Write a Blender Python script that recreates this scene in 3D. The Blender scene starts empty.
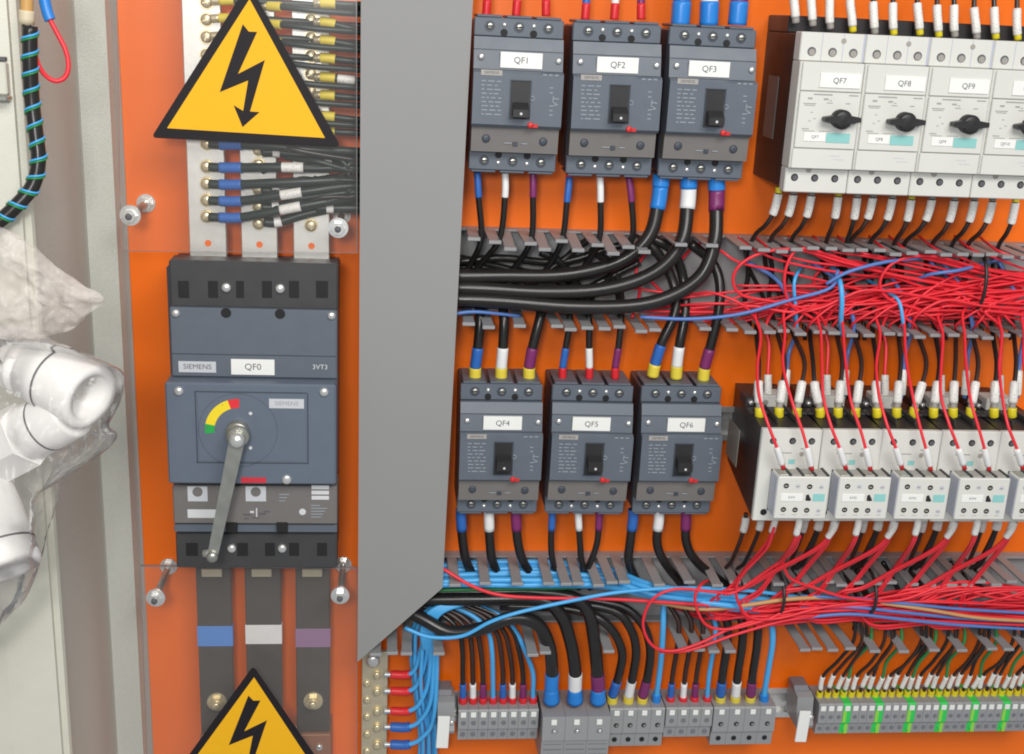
import bpy, math, random
from mathutils import Vector, Matrix, noise

# ------------------------------------------------------------------ camera
F = 1200.0                      # focal length in pixels of a 1024 px wide picture
D = 1090.0                      # camera to mounting panel, mm
Z0 = 1450.0                     # camera height above the floor, mm
M = ((0.99495456, -0.0447315, -0.08980263),      # picture right / down / forward in panel axes
     (0.01647197, 0.95578986, -0.29358887),
     (0.09896512, 0.29062836, 0.95170429))
SC = bpy.context.scene
COL = SC.collection
W3 = lambda v: Vector((v[0], v[2], -v[1]))       # panel axes (right, down, inwards) -> world
r_, d_, f_ = (W3(m) for m in M)
cd = bpy.data.cameras.new('camera'); cam = bpy.data.objects.new('camera', cd); COL.objects.link(cam)
cd.sensor_width = 36.0; cd.lens = F / 1024 * 36.0; cd.clip_start = 0.01; cd.clip_end = 100
mw = Matrix((( r_.x, -d_.x, -f_.x, 0), (r_.y, -d_.y, -f_.y, -D / 1000), (r_.z, -d_.z, -f_.z, Z0 / 1000), (0, 0, 0, 1)))
cam.matrix_world = mw
SC.camera = cam
# ------------------------------------------------------------------ light
wd = bpy.data.worlds.new('World'); SC.world = wd; wd.use_nodes = True
bg = wd.node_tree.nodes['Background']; bg.inputs[0].default_value = (0.90, 0.95, 1.0, 1); bg.inputs[1].default_value = 0.35
def area(name, loc, target, size, power, color, sy=None):
    l = bpy.data.lights.new(name, 'AREA'); l.energy = power; l.color = color; l.size = size
    if sy: l.shape = 'RECTANGLE'; l.size_y = sy
    o = bpy.data.objects.new(name, l); COL.objects.link(o); o.location = loc
    o.rotation_euler = (Vector(target) - Vector(loc)).to_track_quat('-Z', 'Y').to_euler()
    return o
area('camera_flash', (-0.12, -1.30, Z0 / 1000 + 0.13), (0.22, 0, Z0 / 1000 - 0.40), 0.14, 6.0, (1, 0.985, 0.96))
area('ceiling_lamp', (0.45, -1.7, Z0 / 1000 + 0.95), (0.15, 0, Z0 / 1000 - 0.4), 1.3, 31.0, (1, 0.97, 0.93), 0.7)
SC.view_settings.view_transform = 'Standard'; SC.view_settings.look = 'None'
SC.view_settings.exposure = -0.04; SC.view_settings.gamma = 1.0; SC.view_settings.use_curve_mapping = False
SC.render.engine = 'CYCLES'
SC.cycles.max_bounces = 8; SC.cycles.transparent_max_bounces = 24
SC.cycles.filter_width = 1.9

def P(px, py, h):
    """pixel + height above the panel (mm) -> panel position in mm: (x, -h, z)"""
    a, b = (px - 512) / F, (py - 377) / F
    x = a * M[0][0] + b * M[1][0] + M[2][0]
    y = a * M[0][1] + b * M[1][1] + M[2][1]
    z = a * M[0][2] + b * M[1][2] + M[2][2]
    t = (D - h) / z
    return Vector((x * t, -h, Z0 - y * t))

# ------------------------------------------------------------------ materials
def mat(name, color, rough=0.5, metal=0.0, var=0.06, vscale=60, bump=0.0, bscale=400, spec=0.5, coat=0.0):
    m = bpy.data.materials.new(name); m.use_nodes = True
    nt = m.node_tree; n = nt.nodes; L = nt.links; b = n['Principled BSDF']
    tc = n.new('ShaderNodeTexCoord')
    nz = n.new('ShaderNodeTexNoise'); nz.inputs['Scale'].default_value = vscale; nz.inputs['Detail'].default_value = 4
    L.new(tc.outputs['Object'], nz.inputs['Vector'])
    mx = n.new('ShaderNodeMix'); mx.data_type = 'RGBA'
    mx.inputs['A'].default_value = tuple(c * (1 - var) for c in color) + (1,)
    mx.inputs['B'].default_value = tuple(min(1, c * (1 + var)) for c in color) + (1,)
    L.new(nz.outputs['Fac'], mx.inputs['Factor']); L.new(mx.outputs['Result'], b.inputs['Base Color'])
    mr = n.new('ShaderNodeMapRange'); mr.inputs['To Min'].default_value = max(0.02, rough - 0.08); mr.inputs['To Max'].default_value = min(1, rough + 0.08)
    L.new(nz.outputs['Fac'], mr.inputs['Value']); L.new(mr.outputs['Result'], b.inputs['Roughness'])
    b.inputs['Metallic'].default_value = metal
    b.inputs['Specular IOR Level'].default_value = spec
    b.inputs['Coat Weight'].default_value = coat
    if bump:
        n2 = n.new('ShaderNodeTexNoise'); n2.inputs['Scale'].default_value = bscale; n2.inputs['Detail'].default_value = 2
        L.new(tc.outputs['Object'], n2.inputs['Vector'])
        bp = n.new('ShaderNodeBump'); bp.inputs['Strength'].default_value = bump; bp.inputs['Distance'].default_value = 0.001
        L.new(n2.outputs['Fac'], bp.inputs['Height']); L.new(bp.outputs['Normal'], b.inputs['Normal'])
    return m

def marker_mat(name):
    """white cable marker sleeve with a row of printed characters"""
    m = mat(name, (0.78, 0.77, 0.73), 0.4)
    nt = m.node_tree; n = nt.nodes; L = nt.links; b = n['Principled BSDF']
    src = b.inputs['Base Color'].links[0].from_socket
    tc = n.new('ShaderNodeTexCoord'); vo = n.new('ShaderNodeTexVoronoi'); vo.inputs['Scale'].default_value = 520
    L.new(tc.outputs['Object'], vo.inputs['Vector'])
    rp = n.new('ShaderNodeMapRange'); rp.inputs['From Min'].default_value = 0.16; rp.inputs['From Max'].default_value = 0.26
    rp.inputs['To Min'].default_value = 0.45; rp.inputs['To Max'].default_value = 1.0
    L.new(vo.outputs['Distance'], rp.inputs['Value'])
    mx = n.new('ShaderNodeMix'); mx.data_type = 'RGBA'; mx.blend_type = 'MULTIPLY'; mx.inputs['Factor'].default_value = 1
    L.new(src, mx.inputs['A']); L.new(rp.outputs['Result'], mx.inputs['B']); L.new(mx.outputs['Result'], b.inputs['Base Color'])
    return m

def film_mat(name, tint, body, gloss_rough, haze, bump=0.0, bscale=60, ior=1.45):
    m = bpy.data.materials.new(name); m.use_nodes = True
    nt = m.node_tree; n = nt.nodes; L = nt.links; n.remove(n['Principled BSDF']); out = n['Material Output']
    tr = n.new('ShaderNodeBsdfTransparent'); tr.inputs[0].default_value = tint + (1,)
    df = n.new('ShaderNodeBsdfDiffuse'); df.inputs[0].default_value = body + (1,)
    gl = n.new('ShaderNodeBsdfGlossy'); gl.inputs['Roughness'].default_value = gloss_rough
    fr = n.new('ShaderNodeFresnel'); fr.inputs['IOR'].default_value = ior
    a = n.new('ShaderNodeMixShader'); c = n.new('ShaderNodeMixShader'); a.inputs[0].default_value = haze
    L.new(tr.outputs[0], a.inputs[1]); L.new(df.outputs[0], a.inputs[2])
    L.new(fr.outputs[0], c.inputs[0]); L.new(a.outputs[0], c.inputs[1]); L.new(gl.outputs[0], c.inputs[2])
    L.new(c.outputs[0], out.inputs['Surface'])
    if bump:
        tc = n.new('ShaderNodeTexCoord'); nz = n.new('ShaderNodeTexNoise'); nz.inputs['Scale'].default_value = bscale; nz.inputs['Detail'].default_value = 5
        L.new(tc.outputs['Object'], nz.inputs['Vector'])
        bp = n.new('ShaderNodeBump'); bp.inputs['Strength'].default_value = bump; bp.inputs['Distance'].default_value = 0.004
        L.new(nz.outputs['Fac'], bp.inputs['Height'])
        for s in (df, gl, fr): L.new(bp.outputs['Normal'], s.inputs['Normal'])
        mr = n.new('ShaderNodeMapRange'); mr.inputs['From Min'].default_value = 0.3; mr.inputs['From Max'].default_value = 0.7
        mr.inputs['To Min'].default_value = haze * 0.6; mr.inputs['To Max'].default_value = min(1, haze * 1.5)
        L.new(nz.outputs['Fac'], mr.inputs['Value']); L.new(mr.outputs['Result'], a.inputs[0])
    return m

MT = {
 'orange': mat('orange_paint', (0.92, 0.165, 0.005), 0.32, var=0.06, vscale=5, bump=0.05, bscale=900),
 'galv': mat('textured_grey_paint', (0.525, 0.53, 0.475), 0.42, var=0.10, vscale=500, bump=0.5, bscale=900),
 'cream': mat('cream_paint', (0.62, 0.61, 0.52), 0.4, var=0.05, bump=0.15, bscale=700),
 'plate': mat('grey_sheet_paint', (0.268, 0.268, 0.264), 0.6, var=0.05, vscale=7, bump=0.08, bscale=800),
 'duct': mat('grey_duct_plastic', (0.29, 0.29, 0.295), 0.42, var=0.08, vscale=40),
 'breaker': mat('slate_plastic', (0.110, 0.130, 0.160), 0.44, var=0.06, vscale=80, bump=0.06, bscale=1500),
 'breaker_dark': mat('dark_slate_plastic', (0.050, 0.060, 0.080), 0.42, var=0.06),
 'operator': mat('blue_grey_plastic', (0.118, 0.147, 0.190), 0.42, var=0.05, bump=0.05, bscale=1500),
 'trip': mat('warm_grey_plastic', (0.165, 0.155, 0.148), 0.42, var=0.08),
 'black': mat('black_plastic', (0.022, 0.021, 0.022), 0.42, var=0.15),
 'charcoal': mat('charcoal_plastic', (0.048, 0.048, 0.050), 0.45, var=0.12),
 'hole': mat('hole_shade', (0.008, 0.008, 0.009), 0.7),
 'white_plastic': mat('pale_grey_plastic', (0.66, 0.66, 0.615), 0.42, var=0.03),
 'side_plastic': mat('lavender_grey_plastic', (0.47, 0.49, 0.58), 0.45, var=0.04),
 'tag': mat('white_tag', (0.82, 0.82, 0.79), 0.5, var=0.02),
 'logo': mat('pale_logo_plate', (0.55, 0.57, 0.60), 0.5, var=0.03),
 'logo_tan': mat('tan_logo_plate', (0.36, 0.34, 0.32), 0.5, var=0.05),
 'ink': mat('grey_ink', (0.10, 0.10, 0.11), 0.6),
 'ink_faint': mat('faint_ink', (0.33, 0.33, 0.32), 0.6),
 'print': mat('pale_print', (0.29, 0.32, 0.36), 0.6),
 'print_white': mat('white_print', (0.62, 0.63, 0.64), 0.6),
 'teal': mat('teal_print', (0.26, 0.56, 0.54), 0.5),
 'steel': mat('zinc_steel', (0.80, 0.80, 0.78), 0.30, 0.75, var=0.12, vscale=250),
 'dull_steel': mat('dull_steel', (0.46, 0.46, 0.42), 0.36, 0.85, var=0.15, vscale=120),
 'tin': mat('tinned_copper', (0.74, 0.735, 0.70), 0.46, 0.85, var=0.08, vscale=90, bump=0.05, bscale=300),
 'brass': mat('brass', (0.76, 0.66, 0.44), 0.36, 0.7, var=0.15, vscale=200),
 'pale_brass': mat('pale_brass', (0.62, 0.55, 0.40), 0.42, 0.6, var=0.12, vscale=120),
 'busblack': mat('black_bar_sleeve', (0.075, 0.066, 0.058), 0.38, var=0.15, vscale=60),
 'bakelite': mat('brown_insulator', (0.30, 0.13, 0.07), 0.5, var=0.1),
 'wire_black': mat('black_cable', (0.017, 0.0155, 0.015), 0.30, var=0.2, vscale=30),
 'wire_brown': mat('dark_brown_cable', (0.036, 0.018, 0.014), 0.4, var=0.2, vscale=30),
 'wire_green': mat('green_cable', (0.025, 0.23, 0.06), 0.4, var=0.15),
 'wire_darkgreen': mat('green_black_cable', (0.010, 0.022, 0.019), 0.38, var=0.2),
 'wire_red': mat('red_cable', (0.80, 0.026, 0.042), 0.42, var=0.10, vscale=30),
 'wire_blue': mat('light_blue_cable', (0.070, 0.40, 0.80), 0.38, var=0.08),
 'wire_navy': mat('mid_blue_cable', (0.09, 0.20, 0.52), 0.4, var=0.1),
 'wire_tan': mat('tan_cable', (0.55, 0.30, 0.12), 0.45, var=0.1),
 'sl_blue': mat('blue_sleeve', (0.025, 0.13, 0.46), 0.42),
 'sl_lug': mat('blue_lug_sleeve', (0.02, 0.22, 0.66), 0.38),
 'sl_white': mat('white_sleeve', (0.80, 0.80, 0.79), 0.45, var=0.03),
 'sl_purple': mat('purple_sleeve', (0.20, 0.025, 0.13), 0.42),
 'sl_red': mat('red_sleeve', (0.68, 0.022, 0.030), 0.4),
 'sl_yellow': mat('yellow_sleeve', (0.78, 0.62, 0.06), 0.42),
 'ferrule_yellow': mat('yellow_ferrule', (0.74, 0.62, 0.02), 0.4),
 'ferrule_grey': mat('grey_ferrule', (0.34, 0.32, 0.29), 0.4),
 'marker': marker_mat('printed_marker'),
 'terminal': mat('grey_terminal_plastic', (0.29, 0.295, 0.30), 0.45, var=0.05),
 'terminal_dark': mat('dark_terminal_plastic', (0.17, 0.17, 0.19), 0.45, var=0.05),
 'green': mat('earth_green_plastic', (0.03, 0.58, 0.10), 0.42),
 'greenyellow': mat('earth_yellow_plastic', (0.26, 0.64, 0.07), 0.42),
 'red': mat('red_plastic', (0.60, 0.025, 0.025), 0.4),
 'redlabel': mat('red_label', (0.55, 0.03, 0.05), 0.5),
 'ind_yellow': mat('indicator_yellow', (0.85, 0.66, 0.02), 0.5), 'ind_green': mat('indicator_green', (0.02, 0.38, 0.07), 0.5),
 'ind_red': mat('indicator_red', (0.72, 0.03, 0.04), 0.5),
 'sign_yellow': mat('sign_yellow', (0.90, 0.47, 0.010), 0.6, var=0.02, spec=0.3), 'sign_black': mat('sign_black', (0.016, 0.013, 0.016), 0.6, spec=0.25),
 'tape_blue': mat('blue_tape', (0.10, 0.26, 0.66), 0.45), 'tape_white': mat('white_tape', (0.78, 0.78, 0.77), 0.5), 'tape_violet': mat('violet_tape', (0.30, 0.17, 0.30), 0.45),
 'pvc': mat('white_pvc', (0.86, 0.855, 0.84), 0.35, var=0.03),
 'wood': mat('tan_rod', (0.58, 0.33, 0.10), 0.5), 'wax': mat('yellowish_wax', (0.66, 0.57, 0.40), 0.5),
 'acrylic': film_mat('clear_acrylic', (0.97, 0.96, 0.95), (0.78, 0.76, 0.74), 0.13, 0.05),
 'acrylic_edge': film_mat('acrylic_edge', (0.45, 0.45, 0.45), (0.30, 0.28, 0.28), 0.15, 0.6),
 'bag': film_mat('plastic_film', (0.97, 0.96, 0.95), (0.86, 0.80, 0.75), 0.28, 0.24, 0.6, 50, 1.25),
 'bag_thin': film_mat('thin_plastic_film', (0.97, 0.96, 0.95), (0.9, 0.85, 0.83), 0.2, 0.06, 0.6, 48, 1.25),
}

# ------------------------------------------------------------------ mesh builder (local mm: u right, v up, w towards the viewer)
class G:
    def __init__(s): s.v = []; s.f = []; s.sm = []
    def add(s, vs, fs, smooth=False):
        o = len(s.v); s.v += [tuple(p) for p in vs]; s.f += [tuple(i + o for i in f) for f in fs]; s.sm += [smooth] * len(fs); return s
    def box(s, u0, u1, v0, v1, w0, w1, c=0.6):
        """chamfered box"""
        if u0 > u1: u0, u1 = u1, u0
        if v0 > v1: v0, v1 = v1, v0
        c = min(c, (u1 - u0) * .3, (v1 - v0) * .3, (w1 - w0) * .3)
        V = []; idx = {}
        for i, a in enumerate((u0, u1)):
            for j, b in enumerate((v0, v1)):
                for k, d in enumerate((w0, w1)):
                    si, sj, sk = (1, -1)[i], (1, -1)[j], (1, -1)[k]
                    for ax in range(3):
                        idx[(i, j, k, ax)] = len(V)
                        V.append((a + (0 if ax == 0 else si * c), b + (0 if ax == 1 else sj * c), d + (0 if ax == 2 else sk * c)))
        Fs = []
        q = lambda ax, val, l: [idx[(tuple(val if a == ax else l[[b for b in range(3) if b != ax].index(a)] for a in range(3))) + (ax,)]]
        for ax in range(3):
            for val in (0, 1):
                Fs.append(sum((q(ax, val, l) for l in ((0, 0), (1, 0), (1, 1), (0, 1))), []))
        for ax in range(3):
            o = [a for a in range(3) if a != ax]
            for x in (0, 1):
                for y in (0, 1):
                    def key(t, which):
                        k = [0, 0, 0]; k[ax] = t; k[o[0]] = x; k[o[1]] = y
                        return idx[tuple(k) + (which,)]
                    Fs.append([key(0, o[0]), key(1, o[0]), key(1, o[1]), key(0, o[1])])
        for i in (0, 1):
            for j in (0, 1):
                for k in (0, 1): Fs.append([idx[(i, j, k, a)] for a in range(3)])
        return s.add(V, Fs)
    def prism(s, pts, w0, w1):
        n = len(pts)
        V = [(p[0], p[1], w0) for p in pts] + [(p[0], p[1], w1) for p in pts]
        return s.add(V, [tuple(range(n))[::-1], tuple(range(n, 2 * n))] + [(i, (i + 1) % n, n + (i + 1) % n, n + i) for i in range(n)])
    def xprism(s, prof, u0, u1):
        """profile in (v,w) extruded along u"""
        n = len(prof)
        V = [(u0, p[0], p[1]) for p in prof] + [(u1, p[0], p[1]) for p in prof]
        return s.add(V, [tuple(range(n)), tuple(range(n, 2 * n))[::-1]] + [(i, (i + 1) % n, n + (i + 1) % n, n + i) for i in range(n)])
    def disc(s, u, v, r, w0, w1, n=14, dome=0.0, hole=0.0):
        ring = [(math.cos(2 * math.pi * i / n), math.sin(2 * math.pi * i / n)) for i in range(n)]
        V = [(u + r * a, v + r * b, w0) for a, b in ring] + [(u + r * a, v + r * b, w1) for a, b in ring]
        Fs = [(i, (i + 1) % n, n + (i + 1) % n, n + i) for i in range(n)]
        if hole:
            V += [(u + hole * a, v + hole * b, w1) for a, b in ring] + [(u + hole * a, v + hole * b, w0) for a, b in ring]
            for k in (1, 2): Fs += [(k * n + i, k * n + (i + 1) % n, (k + 1) * n + (i + 1) % n, (k + 1) * n + i) for i in range(n)]
        elif dome:
            V += [(u + r * .62 * a, v + r * .62 * b, w1 + dome * .75) for a, b in ring] + [(u, v, w1 + dome)]
            Fs += [(n + i, n + (i + 1) % n, 2 * n + (i + 1) % n, 2 * n + i) for i in range(n)]
            Fs += [(2 * n + i, 2 * n + (i + 1) % n, 3 * n) for i in range(n)]
        else: Fs.append(tuple(range(n, 2 * n)))
        return s.add(V, Fs, n != 6)
    def tube(s, pts, rad, n=8, cap=True):
        """pts in (u,v,w); rad number or list"""
        pts = [Vector(p) for p in pts]; m = len(pts)
        R = rad if isinstance(rad, (list, tuple)) else [rad] * m
        V = []; ref = None
        for i, p in enumerate(pts):
            t = (pts[min(i + 1, m - 1)] - pts[max(i - 1, 0)])
            t = t.normalized() if t.length > 1e-9 else Vector((0, 0, 1))
            if ref is None:
                ref = t.orthogonal().normalized()
            ref = (ref - t * ref.dot(t))
            ref = ref.normalized() if ref.length > 1e-6 else t.orthogonal().normalized()
            b = t.cross(ref)
            for k in range(n):
                a = 2 * math.pi * k / n
                V.append(p + (ref * math.cos(a) + b * math.sin(a)) * R[i])
        Fs = [(i * n + k, i * n + (k + 1) % n, (i + 1) * n + (k + 1) % n, (i + 1) * n + k) for i in range(m - 1) for k in range(n)]
        s.add(V, Fs, True)
        if cap:
            o = len(s.v) - len(V)
            s.f.append(tuple(o + k for k in range(n))[::-1]); s.sm.append(False)
            s.f.append(tuple(o + (m - 1) * n + k for k in range(n))); s.sm.append(False)
        return s
    def lathe(s, c, axis, prof, n=24):
        """prof: list of (distance along axis, radius)"""
        return s.tube([Vector(c) + Vector(axis) * a for a, r in prof], [max(r, .01) for a, r in prof], n, False) if False else s._lathe(c, axis, prof, n)
    def _lathe(s, c, axis, prof, n):
        ax = Vector(axis).normalized(); e = ax.orthogonal().normalized(); b = ax.cross(e); c = Vector(c)
        V = [c + ax * a + (e * math.cos(2 * math.pi * k / n) + b * math.sin(2 * math.pi * k / n)) * r for a, r in prof for k in range(n)]
        Fs = [(i * n + k, i * n + (k + 1) % n, (i + 1) * n + (k + 1) % n, (i + 1) * n + k) for i in range(len(prof) - 1) for k in range(n)]
        return s.add(V, Fs, True)
    def mesh(s, name, m):
        me = bpy.data.meshes.new(name)
        me.from_pydata([(a / 1000, -c / 1000, b / 1000) for a, b, c in s.v], [], s.f)
        me.polygons.foreach_set('use_smooth', [a and len(f) < 9 for a, f in zip(s.sm, s.f)])
        import bmesh
        bm = bmesh.new(); bm.from_mesh(me); bmesh.ops.recalc_face_normals(bm, faces=bm.faces); bm.to_mesh(me); bm.free()
        me.materials.append(m if not isinstance(m, str) else MT[m])
        me.update()
        return me

def ob(name, g, m, parent=None, loc=None):
    o = bpy.data.objects.new(name, g.mesh(name, m) if isinstance(g, G) else g); COL.objects.link(o)
    if parent: o.parent = parent
    if loc is not None: o.location = loc
    return o
def tag(o, label, cat, group=None, kind=None):
    if label: o['label'] = label
    if cat: o['category'] = cat
    if group: o['group'] = group
    if kind: o['kind'] = kind
    return o
def empty(name, label, cat, loc_mm=(0, 0, 0), group=None):
    o = bpy.data.objects.new(name, None); COL.objects.link(o); o.empty_display_size = 0.01
    o.location = Vector(loc_mm) / 1000
    return tag(o, label, cat, group)
def copy_tree(o, parent=None):
    c = o.copy(); COL.objects.link(c); c.parent = parent
    for ch in [x for x in bpy.data.objects if x.parent == o]: copy_tree(ch, c)
    return c
_txt = {}
def text_mesh(s, size, m):
    k = (s, size, m)
    if k in _txt: return _txt[k]
    cu = bpy.data.curves.new('lettering', 'FONT'); cu.body = s; cu.size = size / 1000; cu.align_x = 'CENTER'; cu.align_y = 'CENTER'; cu.resolution_u = 3
    o = bpy.data.objects.new('lettering', cu); COL.objects.link(o)
    dg = bpy.context.evaluated_depsgraph_get()
    me = bpy.data.meshes.new_from_object(o.evaluated_get(dg))
    bpy.data.objects.remove(o); bpy.data.curves.remove(cu)
    for v in me.vertices: v.co = (v.co.x, 0, v.co.y)
    me.materials.clear(); me.materials.append(MT[m]); me.name = 'lettering'
    _txt[k] = me
    return me
def lettering(s, size, m, u, v, w, parent, name='lettering'):
    return ob(name, text_mesh(s, size, m), m, parent, (u / 1000, -w / 1000, v / 1000))

ORD = 'first second third fourth fifth sixth seventh eighth ninth tenth eleventh twelfth thirteenth fourteenth fifteenth sixteenth seventeenth eighteenth nineteenth twentieth twenty-first twenty-second twenty-third twenty-fourth twenty-fifth twenty-sixth twenty-seventh twenty-eighth twenty-ninth thirtieth'.split()

def spline(pts, sub=6):
    pts = [Vector(p) for p in pts]
    if len(pts) < 3: return [pts[0].lerp(pts[-1], i / 4) for i in range(5)]
    e = [pts[0] * 2 - pts[1]] + pts + [pts[-1] * 2 - pts[-2]]
    out = []
    for i in range(1, len(e) - 2):
        p0, p1, p2, p3 = e[i - 1:i + 3]
        for k in range(sub):
            t = k / sub
            out.append(0.5 * (2 * p1 + (p2 - p0) * t + (2 * p0 - 5 * p1 + 4 * p2 - p3) * t * t + (3 * p1 - p0 - 3 * p2 + p3) * t ** 3))
    return out + [pts[-1]]
def cut(path, a, b):
    """part of a polyline between arc lengths a and b"""
    out = []; s = 0
    for p, q in zip(path, path[1:]):
        l = (q - p).length
        if l < 1e-6: continue
        for x in (a, b):
            pass
        if s + l >= a and s <= b:
            t0 = max(0, (a - s) / l); t1 = min(1, (b - s) / l)
            if not out: out.append(p.lerp(q, t0))
            out.append(p.lerp(q, t1))
        s += l
    return out
def wire(name, label, cat, group, pts, r, m, sleeves=(), n=8, px=True, kind=None, sub=6):
    """a cable laid through (pixel x, pixel y, height) or mm points; sleeves: (part name, from mm, to mm, radius factor, material)"""
    if px: pts = [P(*p) for p in pts]
    else: pts = [Vector(p) for p in pts]
    uvw = [Vector((p.x, p.z, -p.y)) for p in pts]
    o0 = uvw[0].copy()
    path = [p - o0 for p in spline(uvw, sub)]
    o = ob(name, G().tube(path, r, n), m); o.location = Vector((o0.x, -o0.z, o0.y)) / 1000
    tag(o, label, cat, group, kind)
    total = sum((b - a).length for a, b in zip(path, path[1:]))
    for nm, a, b, k, sm in sleeves:
        if a < 0: a, b = total + a, total + b
        seg = cut(path, a, b)
        if len(seg) < 2: continue
        seg = [x for i, x in enumerate(seg) if i == 0 or (x - seg[i - 1]).length > 1e-4]
        if isinstance(k, (tuple, list)):
            rr = [r * (k[0] + (k[1] - k[0]) * i / (len(seg) - 1)) for i in range(len(seg))]
        else: rr = r * k
        ob(nm, G().tube(seg, rr, n + 2), sm, o)
    return o

# ================================================================== the setting
XL = P(131, 300, 0).x                     # left edge of the mounting panel
pan = G().box(XL, 720, Z0 - 900, Z0 + 160, -3, 0, 0.8)
tag(ob('mounting_panel', pan, 'orange'), 'glossy orange mounting panel behind all the devices', None, None, 'structure')
def vband(name, pts, m, label):
    """upright sheet-steel profile: (pixel x at y=240, height) points swept vertically"""
    q = [(P(a, 240, h).x, h) for a, h in pts]
    n = len(q); V = []; 
    for z in (Z0 - 900, Z0 + 200): V += [(x, z, h) for x, h in q] + [(x - 1.5, z, h - 1.2) for x, h in q]
    Fs = []
    for i in range(n - 1):
        Fs += [(i, i + 1, 2 * n + i + 1, 2 * n + i), (n + i, n + i + 1, 3 * n + i + 1, 3 * n + i)]
    return tag(ob(name, G().add(V, Fs), m), label, None, None, 'structure')
vband('cabinet_frame', [(136, -14), (126.5, -6), (119, 8), (117, 12), (88, 20), (86, 24), (36, 176), (34, 182)], 'galv', 'textured grey steel cabinet frame beside the orange panel')
vband('cabinet_door_edge', [(36, 183), (33, 187), (26, 188), (24, 196), (-30, 204), (-160, 214)], 'cream', 'cream painted cabinet edge at the side of the opening')

# grey cover plate with a slanted lower end
pl = [(361, -30, 72), (477, -30, 72), (473, 0, 72), (456, 330, 72), (442.5, 588, 72), (357.5, 662, 72), (358.5, 500, 72)]
pp = [P(*a) for a in pl]; c0 = P(400, 300, 72)
root = empty('cover_plate', 'flat grey steel cover plate with a slanted lower end', 'cover plate', (c0.x, 0, c0.z))
ob('face_sheet', G().prism([(p.x - c0.x, p.z - c0.z) for p in pp], 70, 72), 'plate', root)
xa = pp[0].x - c0.x; xb = pp[5].x - c0.x
ob('side_flange', G().box(xb + 1, xb + 3, pp[5].z - c0.z + 2, pp[0].z - c0.z, 0.2, 69.8, .3), 'plate', root)

# ================================================================== busbars above the main breaker
def bar_x(px0, px1, py, h): return P(px0, py, h).x, P(px1, py, h).x
BARS = [(188, 225.5), (240.5, 277), (293, 329.5)]
rows_top = [2, 19.5, 37, 55]
rows_low = [144, 167, 184, 200.5, 217]
bolt_mesh = None
for i, (a, b) in enumerate(BARS):
    h = 42
    x0, x1 = bar_x(a, b, 200, h); zt = P(200, -40, h).z; zb = P(200, 259, h).z; xc = (x0 + x1) / 2
    r0 = empty('busbar', ['silvery tinned busbar with blue lugs, nearest the cabinet frame', 'silvery tinned busbar in the middle above the main breaker', 'silvery tinned busbar nearest the grey cover plate'][i], 'busbar', (xc, 0, (zt + zb) / 2), 'tinned busbars above the main breaker')
    zc = (zt + zb) / 2
    ob('bar', G().box(x0 - xc, x1 - xc, zb - zc, zt - zc, h - 6, h, .7), 'tin', r0)
    ob('support_block', G().box(-9, 9, zt - zc - 14, zt - zc - 2, 0.2, h - 6.2, .7), 'bakelite', r0)
    hz = P(200, 243, h).z - zc
    ob('hole', G().disc(0, hz, 2.9, h - .3, h + .15), 'orange', r0)
    ys = rows_top + rows_low if i == 0 else ([150, 165, 190, 207, 224] if i == 1 else [20, 38, 56, 74, 92, 110, 128, 149, 165, 226])
    for y in ys:
        p = P((a + b) / 2 - 0.5, y, h + 4)
        if bolt_mesh is None:
            g = G().disc(0, 0, 6.1, 0, .8, 16); g.disc(0, 0, 4.7, .8, 3.4, 14, 1.2); g.box(-3.4, 3.4, -.45, .45, 4.45, 4.8, .1)
            bolt_mesh = g.mesh('bolt', 'brass')
        ob('bolt', bolt_mesh, None, r0, ((p.x - xc) / 1000, -(h + .1) / 1000, (p.z - zc) / 1000)).rotation_euler = (0, random.Random(y).random() * 3, 0)

# cables on the upper busbars
random.seed(3)
k = 0
for y in (1, 18.5, 36, 54):
    wire('busbar_cable', f'thin dark cable with yellow lug, {ORD[k]} down from the top on first busbar', 'cable', 'thin cables on the upper busbars',
         [(211, y, 46), (225, y - .5, 47), (250, y, 48), (300, y + 3, 46), (340, y + 6, 40), (385, y + 8, 36)], 2.6, 'wire_darkgreen',
         [('cable_lug', 0, 7, 1.3, 'brass'), ('lug_sleeve', 7, 19, 1.5, 'sl_yellow')]); k += 1
ys3 = [3, 22, 40, 58, 77, 95, 116, 131]
for j, y in enumerate(ys3):
    dy = [2, 8, 6, 4, 4, 3, 4, 2][j]
    sl = [('cable_lug', 0, 6, 1.2, 'brass'), ('lug_sleeve', 6, 18, 1.55, 'sl_yellow')]
    if j in (4,): sl.append(('marker_sleeve', 20, 34, 1.4, 'marker'))
    wire('busbar_cable', f'thin dark cable with yellow lug, {ORD[j]} down on busbar by the cover plate', 'cable', 'thin cables on the upper busbars',
         [(314, y, 47), (326, y, 49), (345, y + dy * .6, 50), (362, y + dy, 48), (392, y + dy + 1, 42)], 2.8, 'wire_darkgreen', sl)
for j, y in enumerate([12, 30, 48, 68, 86, 104, 124]):
    wire('busbar_cable', f'thin dark cable crossing behind the warning sign, {ORD[j]} down on the middle busbar', 'cable', 'thin cables on the upper busbars',
         [(262, y - 6, 46), (285, y - 5, 55), (320, y - 1, 58), (362, y + 2, 52), (392, y + 4, 44)], 2.6, 'wire_darkgreen',
         [('cable_lug', 0, 6, 1.2, 'brass'), ('lug_sleeve', 6, 18, 1.5, 'sl_yellow')])
ends = [152, 168, 180, 186, 198]
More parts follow.
